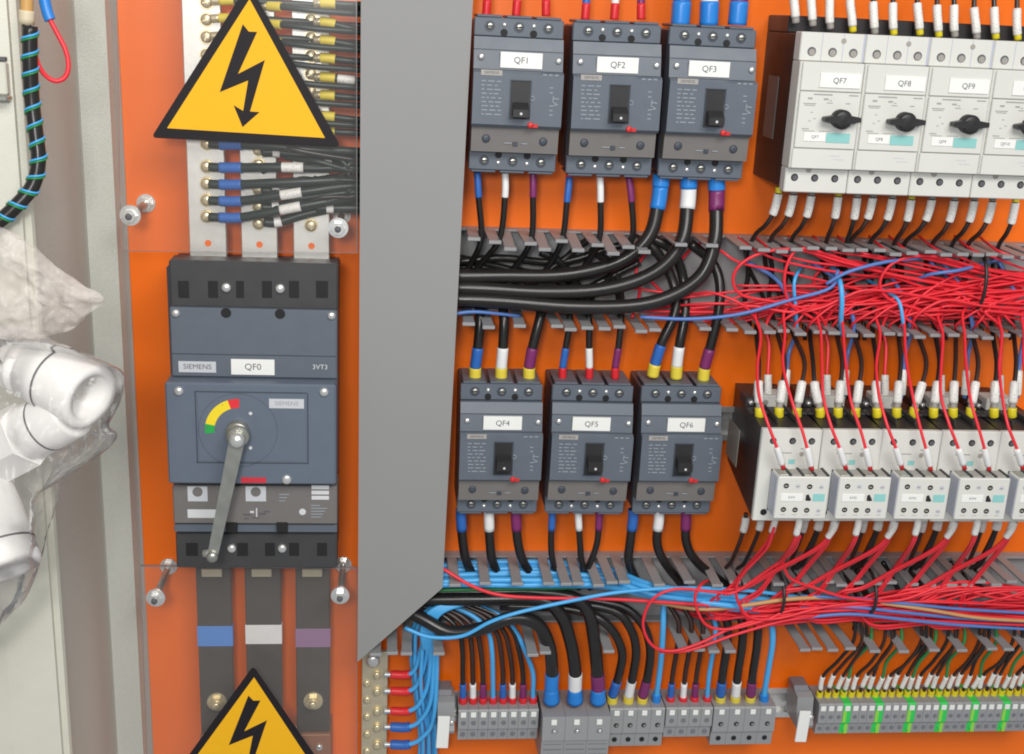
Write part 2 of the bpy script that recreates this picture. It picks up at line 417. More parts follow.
for j, y in enumerate(rows_low):
    sl = [('cable_lug', 0, 9, .9, 'tin'), ('lug_sleeve', 9, 28, 1.18, 'sl_blue')]
    if j in (3, 4): sl.append(('marker_sleeve', 62, 80, 1.12, 'marker'))
    if j == 1: sl.append(('marker_sleeve', 62, 80, 1.12, 'marker'))
    wire('busbar_cable', f'dark green-black cable with blue lug, {ORD[j]} down under the warning sign', 'cable', 'thick cables with blue lugs on the first busbar',
         [(209, y, 49), (222, y + .5, 50), (240, y + .5, 52), (275, y + (ends[j] - y) * .3, 56), (320, y + (ends[j] - y) * .75, 56), (358, ends[j], 50), (395, ends[j] + 3, 42)], 3.9, 'wire_darkgreen', sl)
for j, (x, y, e) in enumerate([(262, 152, 158), (262, 190, 176), (262, 207, 192), (314, 150, 164), (314, 165, 170), (264, 222, 204), (316, 208, 209)]):
    wire('busbar_cable', f'dark cable without marker running behind the blue-lug cables, {ORD[j]} of its set', 'cable', 'dark cables on the middle and last busbars',
         [(x, y, 47), (x + 14, y, 47), (x + 45, (y + e) / 2, 45), (360, e, 42), (395, e + 2, 38)], 4.3, 'wire_darkgreen', [('cable_lug', 0, 9, .9, 'tin'), ('lug_sleeve', 9, 15, 1.1, 'sl_white')])

for j in range(10):
    rj = random.Random(40 + j); y = 148 + 7.2 * j; e = 160 + 4.6 * j + rj.uniform(-6, 6); x = (262, 314, 285)[j % 3]
    wire('busbar_cable', f'thin dark wire in the untidy fan under the warning sign, {ORD[j]} of ten', 'cable', 'thin wires fanning out under the warning sign',
         [(x, y + rj.uniform(-5, 5), 46), (x + 16, y + rj.uniform(-7, 7), 52), (x + 34, (y + e) / 2 + rj.uniform(-9, 9), 57 + rj.uniform(-3, 3)), (352, e, 56), (392, e + 3, 44)], rj.uniform(1.6, 2.6), 'wire_darkgreen' if j % 4 else 'wire_black')

# ================================================================== lower busbars
for i, (a, b, cx) in enumerate([(198, 232.5, 212), (246, 281.5, 264), (296, 330, 312.5)]):
    h = 34
    x0, x1 = P(a, 640, h).x, P(b, 640, h).x; zt = P(250, 562, h).z; zb = P(250, 733, h).z; xc = (x0 + x1) / 2; zc = (zt + zb) / 2
    r0 = empty('insulated_busbar', ['black sleeved busbar with blue tape band', 'black sleeved busbar with white tape band', 'black sleeved busbar with violet tape band'][i], 'busbar', (xc, 0, zc), 'black busbars under the main breaker')
    ob('bar', G().box(x0 - xc, x1 - xc, zb - zc, zt - zc, h - 6, h, 1), 'busblack', r0)
    t0, t1 = P(250, [626, 625, 629][i], h).z - zc, P(250, [646, 644, 647.5][i], h).z - zc
    ob('tape_band', G().box(x0 - xc - .5, x1 - xc + .5, t1, t0, h - 6.5, h + .5, .3), ['tape_blue', 'tape_white', 'tape_violet'][i], r0)
    bz = P(250, 701, h).z - zc
    g = G().disc(0, bz, 9.5, h + .1, h + 2, 20); g.disc(0, bz, 7.0, h + 2, h + 6, 6); g.disc(0, bz, 4, h + 6, h + 10, 12, 1)
    ob('bolt', g, 'brass', r0)
    ob('mounting_block', G().box(x0 - xc - 1, x1 - xc + 1, zb - zc - 60, zb - zc - .4, 0.2, h + 4, 1), 'bakelite', r0)
    g = G().disc(6, zb - zc - 14, 3.5, h + 4.1, h + 6.5, 12, 1); ob('screw', g, 'steel', r0)
    # brass clamp above
    cz = P(250, 573.5, h + 8).z - zc
    ob('clamp', G().box(-9.5, 9.5, cz - 3.4, cz + 5, h + .2, h + 9, .6), 'pale_brass', r0)

# ================================================================== main breaker QF0
c = P(253, 415, 90); r0 = empty('main_circuit_breaker', 'large grey main circuit breaker tagged QF0 with a long steel handle', 'circuit breaker', (c.x, 0, c.z))
def q0(px, py, h): p = P(px, py, h); return p.x - c.x, p.z - c.z
def rb(name, x0, y0, x1, y1, h0, h1, m, par=r0, ch=.6):
    ua, va = q0(x0, (y0 + y1) / 2, h1); ub, vb = q0(x1, (y0 + y1) / 2, h1); xm = (x0 + x1) / 2
    return ob(name, G().box(ua, ub, q0(xm, y1, h1)[1], q0(xm, y0, h1)[1], h0, h1, ch), m, par)
def rd(name, px, py, r, h0, h1, m, par=r0, **k):
    u, v = q0(px, py, h1); return ob(name, G().disc(u, v, r, h0, h1, **k), m, par)
rb('base_housing', 172, 268, 336.5, 562, 0.2, 58, 'breaker_dark', ch=1.5)
tcv = rb('terminal_cover', 169.5, 262, 338, 308.5, 58.2, 80, 'charcoal', ch=1.4)
for (a, b) in ((178, 189), (208, 218), (236, 244), (262, 272), (289, 299), (316, 328)): rb('slot', a, 281, b, 298, 79.6, 80.2, 'hole', tcv, .05)
for (a, y) in ((226, 288), (280, 289)): rd('screw', a, y, 4.0, 80.1, 82, 'steel', tcv, dome=1.2)
up = rb('upper_housing', 170.5, 309.2, 337, 378, 58.2, 86, 'breaker', ch=1.2)
for (a, y) in ((226, 313), (280, 314)): rd('socket', a, y, 4.4, 85.8, 86.3, 'hole', up)
rb('groove', 171.5, 354.6, 336, 355.6, 85.8, 86.15, 'breaker_dark', up, .02)
for (a, y) in ((175.5, 313.5), (331.5, 316)): rd('screw', a, y, 3.4, 86, 87.6, 'steel', r0, dome=1.2)
lp = rb('logo_plate', 178.5, 361.5, 216, 372.5, 86.1, 86.6, 'logo', ch=.1)
u, v = q0(197.3, 367, 87); lettering('SIEMENS', 6.4, 'ink', u, v, 86.75, lp)
tg = rb('name_tag', 231, 359.5, 274.5, 375, 86.1, 87.2, 'tag', ch=.2)
u, v = q0(253, 367, 87); lettering('QF0', 8.0, 'ink', u, v, 87.35, tg)
u, v = q0(320, 367.5, 87); lettering('3VT3', 6.0, 'print_white', u, v, 86.3, r0)
op = rb('rotary_operator', 166.5, 384, 336, 484.5, 58.3, 102, 'operator', ch=1.6)
for (a, y) in ((178.5, 391.5), (324, 392.5)): rd('screw', a, y, 3.9, 102, 103.4, 'steel', op, dome=1.3)
u0, v1 = q0(194.5, 392, 102); u1, v0 = q0(307.5, 464, 102)
g = G()
for (a, b, d, e) in ((u0, u1, v1, v1 + 1), (u0, u1, v0, v0 + 1), (u0, u0 + 1, v0, v1), (u1, u1 + 1, v0, v1)): g.box(a, b, d, e, 101.9, 102.2, .05)
ob('square_groove', g, 'breaker_dark', op)
ob('face_insert', G().box(u0 + 2, u1 - 1, v0 + 2, v1 - 1, 102, 102.6, .2), 'operator', op)
lp = rb('logo_plate', 269, 399, 304, 408.5, 102.7, 103.1, 'logo', op, .1)
u, v = q0(286.5, 403.7, 103.2); lettering('SIEMENS', 5.4, 'ink_faint', u, v, 103.25, lp)
hu, hv = q0(238, 431, 104)
def arc(a0, a1, m, name):
    pts = []
    for rr, rng in ((28.5, range(0, 9)), (20.5, range(8, -1, -1))):
        for k in rng:
            a = math.radians(a0 + (a1 - a0) * k / 8); pts.append((hu + 0.5 + rr * math.cos(a), hv + rr * math.sin(a)))
    ob(name, G().prism(pts, 102.65, 102.95), m, op)
arc(186, 168, 'ind_green', 'green_sector'); arc(168, 108, 'ind_yellow', 'yellow_sector'); arc(108, 88, 'ind_red', 'red_sector')
au, av = q0(222.5, 404.5, 103); lettering('-', 5, 'ink', au, av, 103.05, op)
au, av = q0(207, 427.5, 103); lettering('o', 4.5, 'ink', au, av, 103.05, op)
g = G()
for k in range(36):
    a = k * math.pi / 18; b = a + math.pi / 18; pts = [(hu + rr * math.cos(t), hv + rr * math.sin(t)) for rr, t in ((33, a), (33.3, a), (33.3, b), (33, b))]
    g.prism(pts, 102.62, 102.7)
ob('dial_ring', g, 'breaker_dark', op)
for (a, y) in ((250.5, 413.5), (250.5, 448)): rd('dot', a, y, 1.5, 102.6, 102.9, 'print_white', op)
g = G(); g.lathe((hu, hv, 102.6), (0, 0, 1), [(0, 10), (8, 9.6), (9, 9.2), (9, 8), (20, 7.6), (22, 6.5), (22.6, 0.1)], 24)
hub = ob('shaft_hub', g, 'dull_steel', op)
# handle bar
hx, hz = q0(237, 440, 128); ex, ez = q0(212.5, 556, 128)
d = Vector((ex - hx, ez - hz)).normalized(); nrm = Vector((-d.y, d.x))
A0 = Vector((hx, hz)) - d * 7; E0 = Vector((ex, ez)) + d * 4
g = G(); pts = []
for k in range(9): a = math.pi * k / 8; pts.append(tuple(Vector((hx, hz)) - d * (math.sin(a) * 6.4) + nrm * (math.cos(a) * 6.4)))
for k in range(9): a = math.pi * k / 8; pts.append(tuple(Vector((ex, ez)) + d * (math.sin(a) * 4.4) - nrm * (math.cos(a) * 4.4)))
g.prism(pts, 124, 128)
hd = ob('handle', g, 'dull_steel', r0)
ob('handle_bolt', G().disc(hx, hz, 6.6, 128, 131, 16, 3.2), 'steel', hd)
ob('handle_collar', G().disc(hx + .6, hz + 1, 8.6, 119, 123.9, 20), 'dull_steel', hd)
ob('knob', G().disc(ex, ez, 4.9, 128, 131, 16, 2), 'dull_steel', hd)
pu, pv = q0(203.5, 554, 120); ob('pin', G().tube([(ex, ez, 121), (pu, pv, 119)], 3.2, 12), 'tin', hd)
lo = rb('trip_unit', 173, 486, 337, 524, 58.3, 90, 'trip', ch=1)
rb('red_label', 241, 477.5, 266, 483, 102.1, 102.5, 'redlabel', op, .1)
rd('cap_screw', 286.5, 480, 4.2, 102, 103.5, 'steel', op, dome=1)
for (a, b) in ((187.5, 207.5), (245.5, 266)):
    s_ = rb('dial_plate', a, 486.5, b, 501.5, 90.1, 90.6, 'logo', lo, .15); rd('dial', (a + b) / 2, 492, 4.4, 90.6, 91.3, 'trip', s_)
for k in range(3): rb('stripe', 311.5, 485.5 + k * 5.2, 329, 489.3 + k * 5.2, 90.1, 90.4, 'print_white', lo, .05)
rb('white_strip', 187.5, 509.5, 216, 518, 90.1, 90.5, 'print_white', lo, .1)
for (x, y, w_, h_) in ((243, 514, 8, 1.6), (250, 511, 4, 2), (256, 508, 1.2, 9), (259, 513, 7, 1.8), (264, 511, 6, 1.4), (244, 518, 5, 1.2), (252, 517, 7, 1.3)): rb('printed_curve', x, y, x + w_, y + h_, 90.1, 90.25, 'print_white' if w_ < 5 else 'ink', lo, .02)
rd('seal', 302.5, 512, 3.0, 90, 90.6, 'print_white', lo)
for k in range(5): rb('printed_line', 311, 505 + k * 2.9, 320 + (k * 7) % 9, 505.9 + k * 2.9, 90.1, 90.2, 'print', lo, .02)
for k in range(3): rb('printed_line', 279, 494 + k * 3.2, 289 - k * 2, 494.9 + k * 3.2, 90.1, 90.2, 'print', lo, .02)
sp = rb('lower_strip', 174, 524.6, 337, 532.5, 58.3, 86, 'breaker', ch=.8)
for a in (231.5, 282): rb('socket', a - 5.5, 522.5, a + 5.5, 532.4, 86, 90.7, 'hole', sp, .1)
bc = rb('terminal_cover', 176, 533.2, 337, 568, 58.2, 80, 'charcoal', ch=1.4)
for (a, b) in ((186, 198), (237, 248), (265, 275), (289, 299), (317, 327)): rb('slot', a, 543, b, 556, 79.6, 80.2, 'hole', bc, .05)
for a in (231.5, 282): rd('screw', a, 549, 4.0, 80.1, 82, 'steel', bc, dome=1.2)

# ================================================================== moulded case breakers QF1..QF6
B = empty('circuit_breaker', '', 'circuit breaker', (0, 0, 0), 'small grey circuit breakers')
def q1(x, y): return (x - (519 - 6 * (y - 15) / 153)) * .82, 62 - (y - 15) * .817
def b1(name, x0, y0, x1, y1, h0, h1, m, par=B, ch=.5):
    xm, ym = (x0 + x1) / 2, (y0 + y1) / 2
    return ob(name, G().box(q1(x0, ym)[0], q1(x1, ym)[0], q1(xm, y1)[1], q1(xm, y0)[1], h0, h1, ch), m, par)
def d1(name, x, y, r, h0, h1, m, par=B, **k):
    u, v = q1(x, y); return ob(name, G().disc(u, v, r, h0, h1, **k), m, par)
g = G().box(-37.3, 37.3, -64, 56.5, 0.2, 46, 1.2)
base = ob('base_housing', g, 'breaker_dark', B)
# terminal blocks with three chambers, upper and lower
for sgn, nm in ((1, 'terminal_block'), (-1, 'terminal_block')):
    g = G()
    v0, v1 = (43.6, 58.6) if sgn > 0 else (-66.6, -50.7)
    g.box(-37.4, 37.4, v0, v1, 46.1, 50, .8)
    for k in (-1, 0, 1):
        g.box(k * 24.6 - 10.6, k * 24.6 + 10.6, (v1 if sgn > 0 else v0 - 2.2), (v1 + 2.2 if sgn > 0 else v0), 12, 49, .8)
    tb = ob(nm, g, 'breaker', B)
    for k in (-1, 0, 1):
        vv = 51.6 if sgn > 0 else -58.8
        w = G().disc(k * 24.4, vv, 4.5, 49.9, 50.1, 16); ob('screw_recess', w, 'breaker_dark', tb)
        g2 = G().disc(k * 24.4 + .3, vv + .2, 2.9, 50.05, 50.4, 14, .5)
        sc_ = ob('screw', g2, 'dull_steel', tb); ob('screw_slot', G().box(k * 24.4 - 2.2, k * 24.4 + 2.8, vv - .3, vv + .7, 50.85, 51.0, .05), 'hole', tb)
    for k in (-.5, .5):
        va, vb = (53.2, 46.9) if sgn > 0 else (-60, -53.4)
        ob('small_screw', G().disc(k * 24.6, va, 1.9, 50, 50.5, 12, .8), 'steel', tb)
        ob('socket', G().disc(k * 24.6, vb, 3.1, 49.95, 50.15, 14), 'hole', tb)
pr = [(43.3, 46.1), (43.3, 54), (33.2, 57), (17.6, 59.5), (17.6, 46.1)]
co = ob('upper_cover', G().xprism([(p[0], p[1]) for p in pr], -37.2, 37.2), 'breaker', B)
ob('cover_line', G().box(-37, 37, 32.9, 33.5, 56.5, 57.3, .05), 'breaker_dark', co)
for x, y in ((479.5, 57.5), (558, 58.5)): d1('screw', x, y, 2.7, 58.3, 59.4, 'steel', co, dome=1)
no = ob('front_nose', G().xprism([(17.3, 46.1), (17.3, 63), (15.3, 66), (-26.5, 66), (-29, 63), (-29, 46.1)], -37.4, 37.4), 'breaker', B)
tr = ob('trip_unit', G().xprism([(-29.3, 46.1), (-29.3, 60), (-50.0, 58.5), (-50.4, 46.1)], -36.8, 36.8), 'trip', B)
for x, y in ((484.5, 138.5), (543.5, 139.5)): d1('dial', x, y, 3.4, 59.2, 60.2, 'breaker_dark', tr, n=14, dome=.4)
for x, w_ in ((503, 8), (513, 4), (521, 6)): b1('printed_line', x, 142, x + w_, 143, 59.6, 59.9, 'print', tr, .02)
b1('indicator', 512, 141, 517, 145, 59.4, 60.2, 'breaker_dark', tr, .2)
lp = b1('logo_plate', 478.5, 69.5, 500, 75, 66.05, 66.4, 'logo_tan', no, .1)
u, v = q1(489.3, 72.3); lettering('SIEMENS', 3.3, 'ink', u, v, 66.5, lp)
b1('toggle_slot', 509, 79, 527.5, 116.5, 66, 66.35, 'black', no, .1)
fr = G()
ua, va = q1(508.5, 78.2); ub, vb = q1(528.2, 117.2)
for (a, b_, d_2, e) in ((ua, ub, va - .8, va), (ua, ub, vb, vb + .8), (ua, ua + .8, vb, va), (ub - .8, ub, vb, va)): fr.box(a, b_, d_2, e, 66.05, 67.2, .1)
ob('slot_frame', fr, 'breaker_dark', no)
u, v = q1(518.3, 101.5)
tg_ = ob('toggle', G().xprism([(-5, 66.4), (-7, 74), (-6, 76.5), (0, 76.5), (2, 74), (5, 66.4)], -6.4, 6.4), 'black', B, (u / 1000, 0, v / 1000 - .004))
tg_.name = 'toggle'
ob('toggle_dot', G().disc(0, -3.3, 1.1, 76.4, 76.8, 10), 'print_white', tg_)
ob('frame_ring', G().disc(q1(530.5, 96)[0], q1(530.5, 96)[1], 2.2, 66, 66.5, 12, hole=1.5), 'print', no)
random.seed(11)
for k in range(9):
    y = 80 + k * 4.1; x = 479
    while x < 497:
        w_ = random.uniform(2.5, 7); b1('printed_line', x, y, min(x + w_, 499), y + 1.0, 66.05, 66.2, 'print', no, .02); x += w_ + random.uniform(1.2, 3)
for k in range(3): b1('printed_line', 541 + k * 6, 71.5, 545 + k * 6, 72.7, 66.05, 66.2, 'print', no, .02)
for k, y in enumerate((84, 89, 102, 106.5, 111)): b1('printed_line', 548, y, 551.5, y + 1, 66.05, 66.2, 'print', no, .02)
u, v = q1(554.5, 98)
t_ = lettering('VT', 7.5, 'print', u, v, 66.2, no); t_.rotation_euler = (0, math.radians(-84), 0)
d1('trip_button', 529, 122.5, 2.6, 66, 67.2, 'red', no, n=12, dome=.5); b1('trip_mark', 530, 121.5, 536.5, 125, 66.05, 66.5, 'red', no, .1)
SCR = [((479.5, 57), (558, 60)), ((579, 62), (656.6, 65.5)), ((675, 66), (751.6, 70)), ((465, 421), (538.5, 423)), ((556.7, 422.7), (628.6, 423)), ((647, 423), (717, 424))]
zrow = [sum(P((s[0][0] + s[1][0]) / 2, (s[0][1] + s[1][1]) / 2, 70).z for s in SCR[i:i + 3]) / 3 for i in (0, 3)]
TAGX = [2.2, 0.2, -3.4, 1.0, -1.2, 4.2]
where = ['first from the cover plate in the upper row', 'second in the upper row', 'third in the upper row beside pale motor breakers', 'first from the cover plate in the lower row', 'second in the lower row', 'third in the lower row beside the contactors']
BRK = []
for i, s in enumerate(SCR):
    m0 = P((s[0][0] + s[1][0]) / 2, (s[0][1] + s[1][1]) / 2, 70)
    o = B if i == 0 else copy_tree(B)
    BRK.append((o, m0))
for i, (o, m0) in enumerate(BRK):
    vs = q1(519, 58)[1]
    z = (m0.z + zrow[i // 3]) / 2 - vs
    o.location = (m0.x / 1000, 0, z / 1000); o.scale = (1, 1.17, 1); o.rotation_euler = (0, math.radians((.3, -.35, .15, -.2, .4, -.1)[i]), 0)
    o['label'] = f'small grey circuit breaker tagged QF{i + 1}, {where[i]}'
    if i >= 3:
        for ch in o.children:
            if ch.name.startswith('toggle'): ch.location.z += .0055
    t0 = ob('name_tag', G().box(TAGX[i] - 17.5, TAGX[i] + 17.5, 19.2, 32, 58.0, 60.3, .2), 'tag', o)
    lettering(f'QF{i + 1}', 7.2, 'ink', TAGX[i], 25.6, 60.45, t0)

# ================================================================== DIN rails
def rail(x0, x1, z, label):
    prof = [(-17.5, .2), (-17.5, 1.2), (-12.5, 1.2), (-12.5, 7.4), (-17.5, 7.4), (-17.5, 8.4), (-11.5, 8.4), (-11.5, 1.4), (11.5, 1.4), (11.5, 8.4), (17.5, 8.4), (17.5, 7.4), (12.5, 7.4), (12.5, 1.2), (17.5, 1.2), (17.5, .2)]
    prof = [(-17.5, 6.4), (-17.5, 7.4), (-11.5, 7.4), (-11.5, 1.2), (11.5, 1.2), (11.5, 7.4), (17.5, 7.4), (17.5, 6.4), (12.5, 6.4), (12.5, .2), (-12.5, .2), (-12.5, 6.4)]
    o = ob('mounting_rail', G().xprism(prof, 0, x1 - x0), 'steel'); o.location = (x0 / 1000, 0, z / 1000)
    return tag(o, label, 'rail', 'mounting rails')
# ================================================================== motor protection breakers QF7..QF10
S = empty('motor_breaker', '', 'motor breaker', (0, 0, 0), 'pale grey motor breakers')
def qs(x, y): return (x - (830 - 16 * (y - 35) / 155)) * .846, 65.5 - (y - 35) * .846
def bs(name, x0, y0, x1, y1, h0, h1, m, par=S, ch=.5):
    xm, ym = (x0 + x1) / 2, (y0 + y1) / 2
    return ob(name, G().box(qs(x0, ym)[0], qs(x1, ym)[0], qs(xm, y1)[1], qs(xm, y0)[1], h0, h1, ch), m, par)
def ds(name, x, y, r, h0, h1, m, par=S, **k):
    u, v = qs(x, y); return ob(name, G().disc(u, v, r, h0, h1, **k), m, par)
ob('rear_housing', G().box(-27.2, 27.2, -63, 64, 0.2, 72, .8), 'black', S)
ob('rear_shroud', G().box(-27.2, 27.2, 64.2, 78, 0.2, 52, .8), 'black', S)
ob('front_housing', G().box(-27.3, 27.3, -44.5, 42.3, 72.1, 90, .7), 'white_plastic', S)
st = ob('terminal_strip', G().box(-27.3, 27.3, 42.6, 65.5, 72.1, 86, .8), 'white_plastic', S)
sb = ob('terminal_strip', G().box(-27.3, 27.3, -65.5, -44.8, 72.1, 84, .8), 'white_plastic', S)
for k in (-1, 0, 1):
    ob('screw_hole', G().disc(k * 17.6 + .3, 50.2, 3.7, 85.9, 86.12, 14), 'ink', st)
    ob('terminal_screw', G().disc(k * 17.6 + .6, 49.7, 2.7, 86.05, 86.2, 12), 'ferrule_grey', st)
    ob('screw_hole', G().disc(k * 17.6 - 1.5, -53, 3.2, 83.9, 84.12, 14), 'hole', sb)
    ob('terminal_screw', G().disc(k * 17.6 - 1.2, -53.2, 2.2, 84.05, 84.2, 12), 'ink', sb)
for u in (-9.2, 8.8): ob('divider', G().box(u - .3, u + .3, 43, 65, 85.9, 86.15, .02), 'side_plastic', st)
ob('divider', G().box(25.5, 27.2, 43, 65.2, 86, 86.2, .02), 'side_plastic', st)
ob('latch_hole', G().disc(8.8, 59.5, 2.2, 85.9, 86.3, 12), 'ferrule_grey', st)
ob('latch_hole', G().disc(-7.5, -46.2, 2.6, 83.9, 84.3, 12), 'ferrule_grey', sb)
fc = ob('front_cover', G().box(-25.5, 26.5, -27.2, 18.5, 90.05, 92.5, .6), 'white_plastic', S)
lc = ob('lower_cover', G().box(-26, 26.5, -44.2, -27.9, 90.05, 91.6, .6), 'white_plastic', S)
uc = ob('upper_cover', G().box(-25.5, 26.5, 19.2, 42, 90.05, 92, .6), 'white_plastic', S)
lt = ob('small_tag', G().box(-18.5, .2, -21.5, -14.2, 92.55, 93.1, .2), 'tag', fc)
ob('teal_field', G().box(.8, 21, -22.2, -14.2, 92.52, 92.9, .1), 'teal', fc)
random.seed(5)
for (a, b_, y, t) in ((-14, 2, 16.6, 1.1), (16, 24, 16.6, 1.0), (-18.5, -14.5, 13.2, 1.5), (-5, -1, 13.0, 1.4), (-22, -11, 9, .8), (-21, -12, 7.6, .7), (14, 18, 10, .8), (-21, -15, -11.5, .8), (-20, -10, -13.2, .6), (-6, 4, -13, .6), (-15, -13, 2, .7), (-12, -10, -3, .7), (-16, -14, -5, .7), (-2, 3, 10, .7), (0, 2, 12, .7)):
    ob('printed_line', G().box(a, b_, y - t / 2, y + t / 2, 92.5, 92.65, .02), 'ink_faint', fc)
for (a, b_, y) in ((6, 15, -33), (9, 19, -36)): ob('printed_line', G().box(a, b_, y - .4, y + .4, 91.6, 91.75, .02), 'logo', lc)
g = G().disc(0, 0, 7.9, 92.6, 100, 24, 1.2); g.prism([(-15.5, -1.6), (-8, -3), (8, -3), (15.2, -1.8), (15.2, 1.8), (8, 3), (-8, 3), (-15.5, 1.6)], 94, 101)
kn = ob('rotary_knob', g, 'black', S, (10.2 / 1000, 0, -2.4 / 1000))
kn.rotation_euler = (0, math.radians(-1), 0)
DIAL = [(841, 118), (906, 122), (972, 125.3), (1036, 128.5)]
ks = [P(x, y, 113) for x, y in DIAL]
x_0 = sum(p.x - i * 55 for i, p in enumerate(ks)) / 4 - 10.2; z_0 = sum(p.z for p in ks) / 4 + 2.4
ST = [S] + [copy_tree(S) for _ in range(3)]
for i, o in enumerate(ST):
    o.location = ((x_0 + i * 55.2) / 1000, 0, z_0 / 1000); o.scale = (1, 1.13, 1)
    o['label'] = ['pale motor breaker tagged QF7 with a black knob, first of its row', 'pale motor breaker tagged QF8 with a black knob', 'pale motor breaker tagged QF9 with a black knob', 'pale motor breaker tagged QF10, cut off by the picture edge'][i]
    t0 = ob('name_tag', G().box(-10, 24.5, 22.3, 34, 92.05, 93, .2), 'tag', o)
    lettering(f'QF{7 + i}', 6.4, 'ink', 6.5, 28, 93.15, t0)
    lettering(f'QF{7 + i}', 3.6, 'ink', -9, -17.9, 93.2, [c_ for c_ in o.children if c_.name.startswith('front_cover')][0])
sd = ob('side_label', G().box(-.5, 0, -26, 27, 18, 44, .05), 'trip', S, (-27.25 / 1000, 0, 0))
rail(x_0 + 200, 700, z_0, 'steel mounting rail behind the pale motor breakers')

# ================================================================== contactors
K = empty('contactor', '', 'contactor', (0, 0, 0), 'contactors with front auxiliary blocks')
HT = 86.0   # front face height
g = G().add([(-14, -80, .2), (27.2, -80, .2), (27.2, -.6, .2), (-14, -.6, .2), (-27.2, -84, 107), (27.2, -84, 107), (27.2, -.6, 107), (-27.2, -.6, 107)], [(0, 1, 2, 3), (4, 5, 6, 7), (0, 1, 5, 4), (1, 2, 6, 5), (2, 3, 7, 6), (3, 0, 4, 7)])
ob('rear_housing', g, 'black', K)
ob('terminal_shelf', G().box(-27.1, 27.1, -.4, 1.6, 66, 78, .5), 'charcoal', K)
for k in (-9, 9): ob('barrier', G().box(k - .8, k + .8, -.4, 4.5, 66, 98, .3), 'charcoal', K)
cb = ob('coil_block', G().box(-13, 14, -.3, 11, 44, 62, .8), 'white_plastic', K)
for k in (-7, 6):
    ob('coil_screw', G().disc(k, 4.5, 2.6, 62, 62.5, 12), 'ferrule_grey', cb)
ob('fixing_screw', G().disc(-21, 4.5, 2.3, 61, 63.5, 12, .8), 'steel', K)
ob('screw_seat', G().box(-25, -17, -.3, 8.5, 44, 60.9, .5), 'charcoal', K)
ob('front_housing', G().box(-27.3, 27.3, -HT, 0, 107.1, 112, .8), 'white_plastic', K)
for k, u in enumerate((-16.8, 0.8, 18.2)):
    ob('screw_hole', G().disc(u, -10.5, 3.1, 111.9, 112.12, 14), 'hole', K)
    ob('terminal_screw', G().disc(u + .4, -10.9, 2.1, 112.05, 112.2, 12), 'ink', K)
    ob('screw_hole', G().disc(u - 1.2, -77.5, 3.1, 111.9, 112.12, 14), 'hole', K)
ob('printed_line', G().box(-13, 1, -22, -21, 112, 112.12, .02), 'ink_faint', K)
ob('printed_line', G().box(9, 15, -18, -17, 112, 112.12, .02), 'ink_faint', K)
ob('small_hole', G().disc(10.5, -22.5, 2.2, 111.9, 112.2, 12), 'ferrule_grey', K)
ob('teal_field', G().box(-1, 5, -32, -27.5, 112, 112.2, .02), 'teal', K)
au = ob('auxiliary_block', G().box(-17, 27, -75.3, -36.3, 112.3, 141, .9), 'white_plastic', K)
ob('block_side', G().box(-17.6, -17.1, -73, -38, 113.5, 139, .1), 'side_plastic', au)
for k in range(4):
    ob('terminal_slot', G().box(-15.5 + k * 10.6, -7.6 + k * 10.6, -36.2, -35.3, 116, 137, .2), 'ferrule_grey' if k % 2 else 'dull_steel', au)
    ob('slot_wall', G().box(-7.4 + k * 10.6, -5.2 + k * 10.6, -36.2, -34.6, 113, 138, .2), 'black', au)
    for v, hm in ((-44.5, 'hole'), (-66.5, 'hole')):
        m_ = 'logo' if (k == 3 or (k == 1 and v > -50)) else hm
        ob('screw_hole', G().disc(-9.8 + k * 10.0, v - (.3 * k), 2.4, 140.9, 141.15, 12), m_, au)
        ob('terminal_screw', G().box(-11.2 + k * 10.0, -8.6 + k * 10, v - .8 - .3 * k, v + .5 - .3 * k, 141, 141.3, .1), 'ferrule_grey', au)
    ob('printed_line', G().box(-12 + k * 10, -8 + k * 10, -71.6, -71.1, 141, 141.1, .02), 'ink_faint', au)
ob('edge_strip', G().box(-17.6, -16.4, -75, -36.5, 112.3, 114, .1), 'black', au)
ta = ob('small_tag', G().box(-13.5, 5.4, -58.5, -51.5, 141.05, 141.9, .2), 'tag', au)
ob('teal_field', G().box(14, 24, -58.6, -51.6, 141.02, 141.4, .1), 'teal', au)
ob('arrow_slot', G().prism([(8, -53), (10, -52), (13, -57.5), (11.5, -58.3), (8, -58)], 141.02, 141.3), 'black', au)
au.scale = (1.06, .55, 1); au.location = (.0032, -.0504, 0)
edges = [763, 823.5, 883, 943.5, 1002]
ke = [P(x, 430.5, 136) for x in edges]
kx = sum(p.x - i * 54.2 for i, p in enumerate(ke)) / 5 + 27; kz = sum(p.z for p in ke) / 5
KS = [K] + [copy_tree(K) for _ in range(4)]
for i, o in enumerate(KS):
    o.location = ((kx + i * 54.2) / 1000, 0, kz / 1000); o.scale = (.985, 1.22, 1); o.rotation_euler = (0, math.radians((.2, -.3, .35, -.15, .2)[i]), 0)
    o['label'] = ['contactor with a pale auxiliary block, first beside breaker QF6', 'second contactor in the row counted from breaker QF6', 'third contactor in the row counted from breaker QF6', 'fourth contactor in the row counted from breaker QF6', 'fifth contactor, cut off by the picture edge'][i]
    a_ = [c_ for c_ in o.children if c_.name.startswith('auxiliary_block')][0]
    lettering(f'KM{i + 1}', 3.2, 'ink', -4, -55, 142.0, a_)
rail(kx - 27.5 - 12, 700, kz - 40, 'steel mounting rail ending beside breaker QF6')
ob('side_label', G().box(-.5, 0, -60, -24, 30, 60, .05), 'ferrule_grey', K, (-27.25 / 1000, 0, 0))

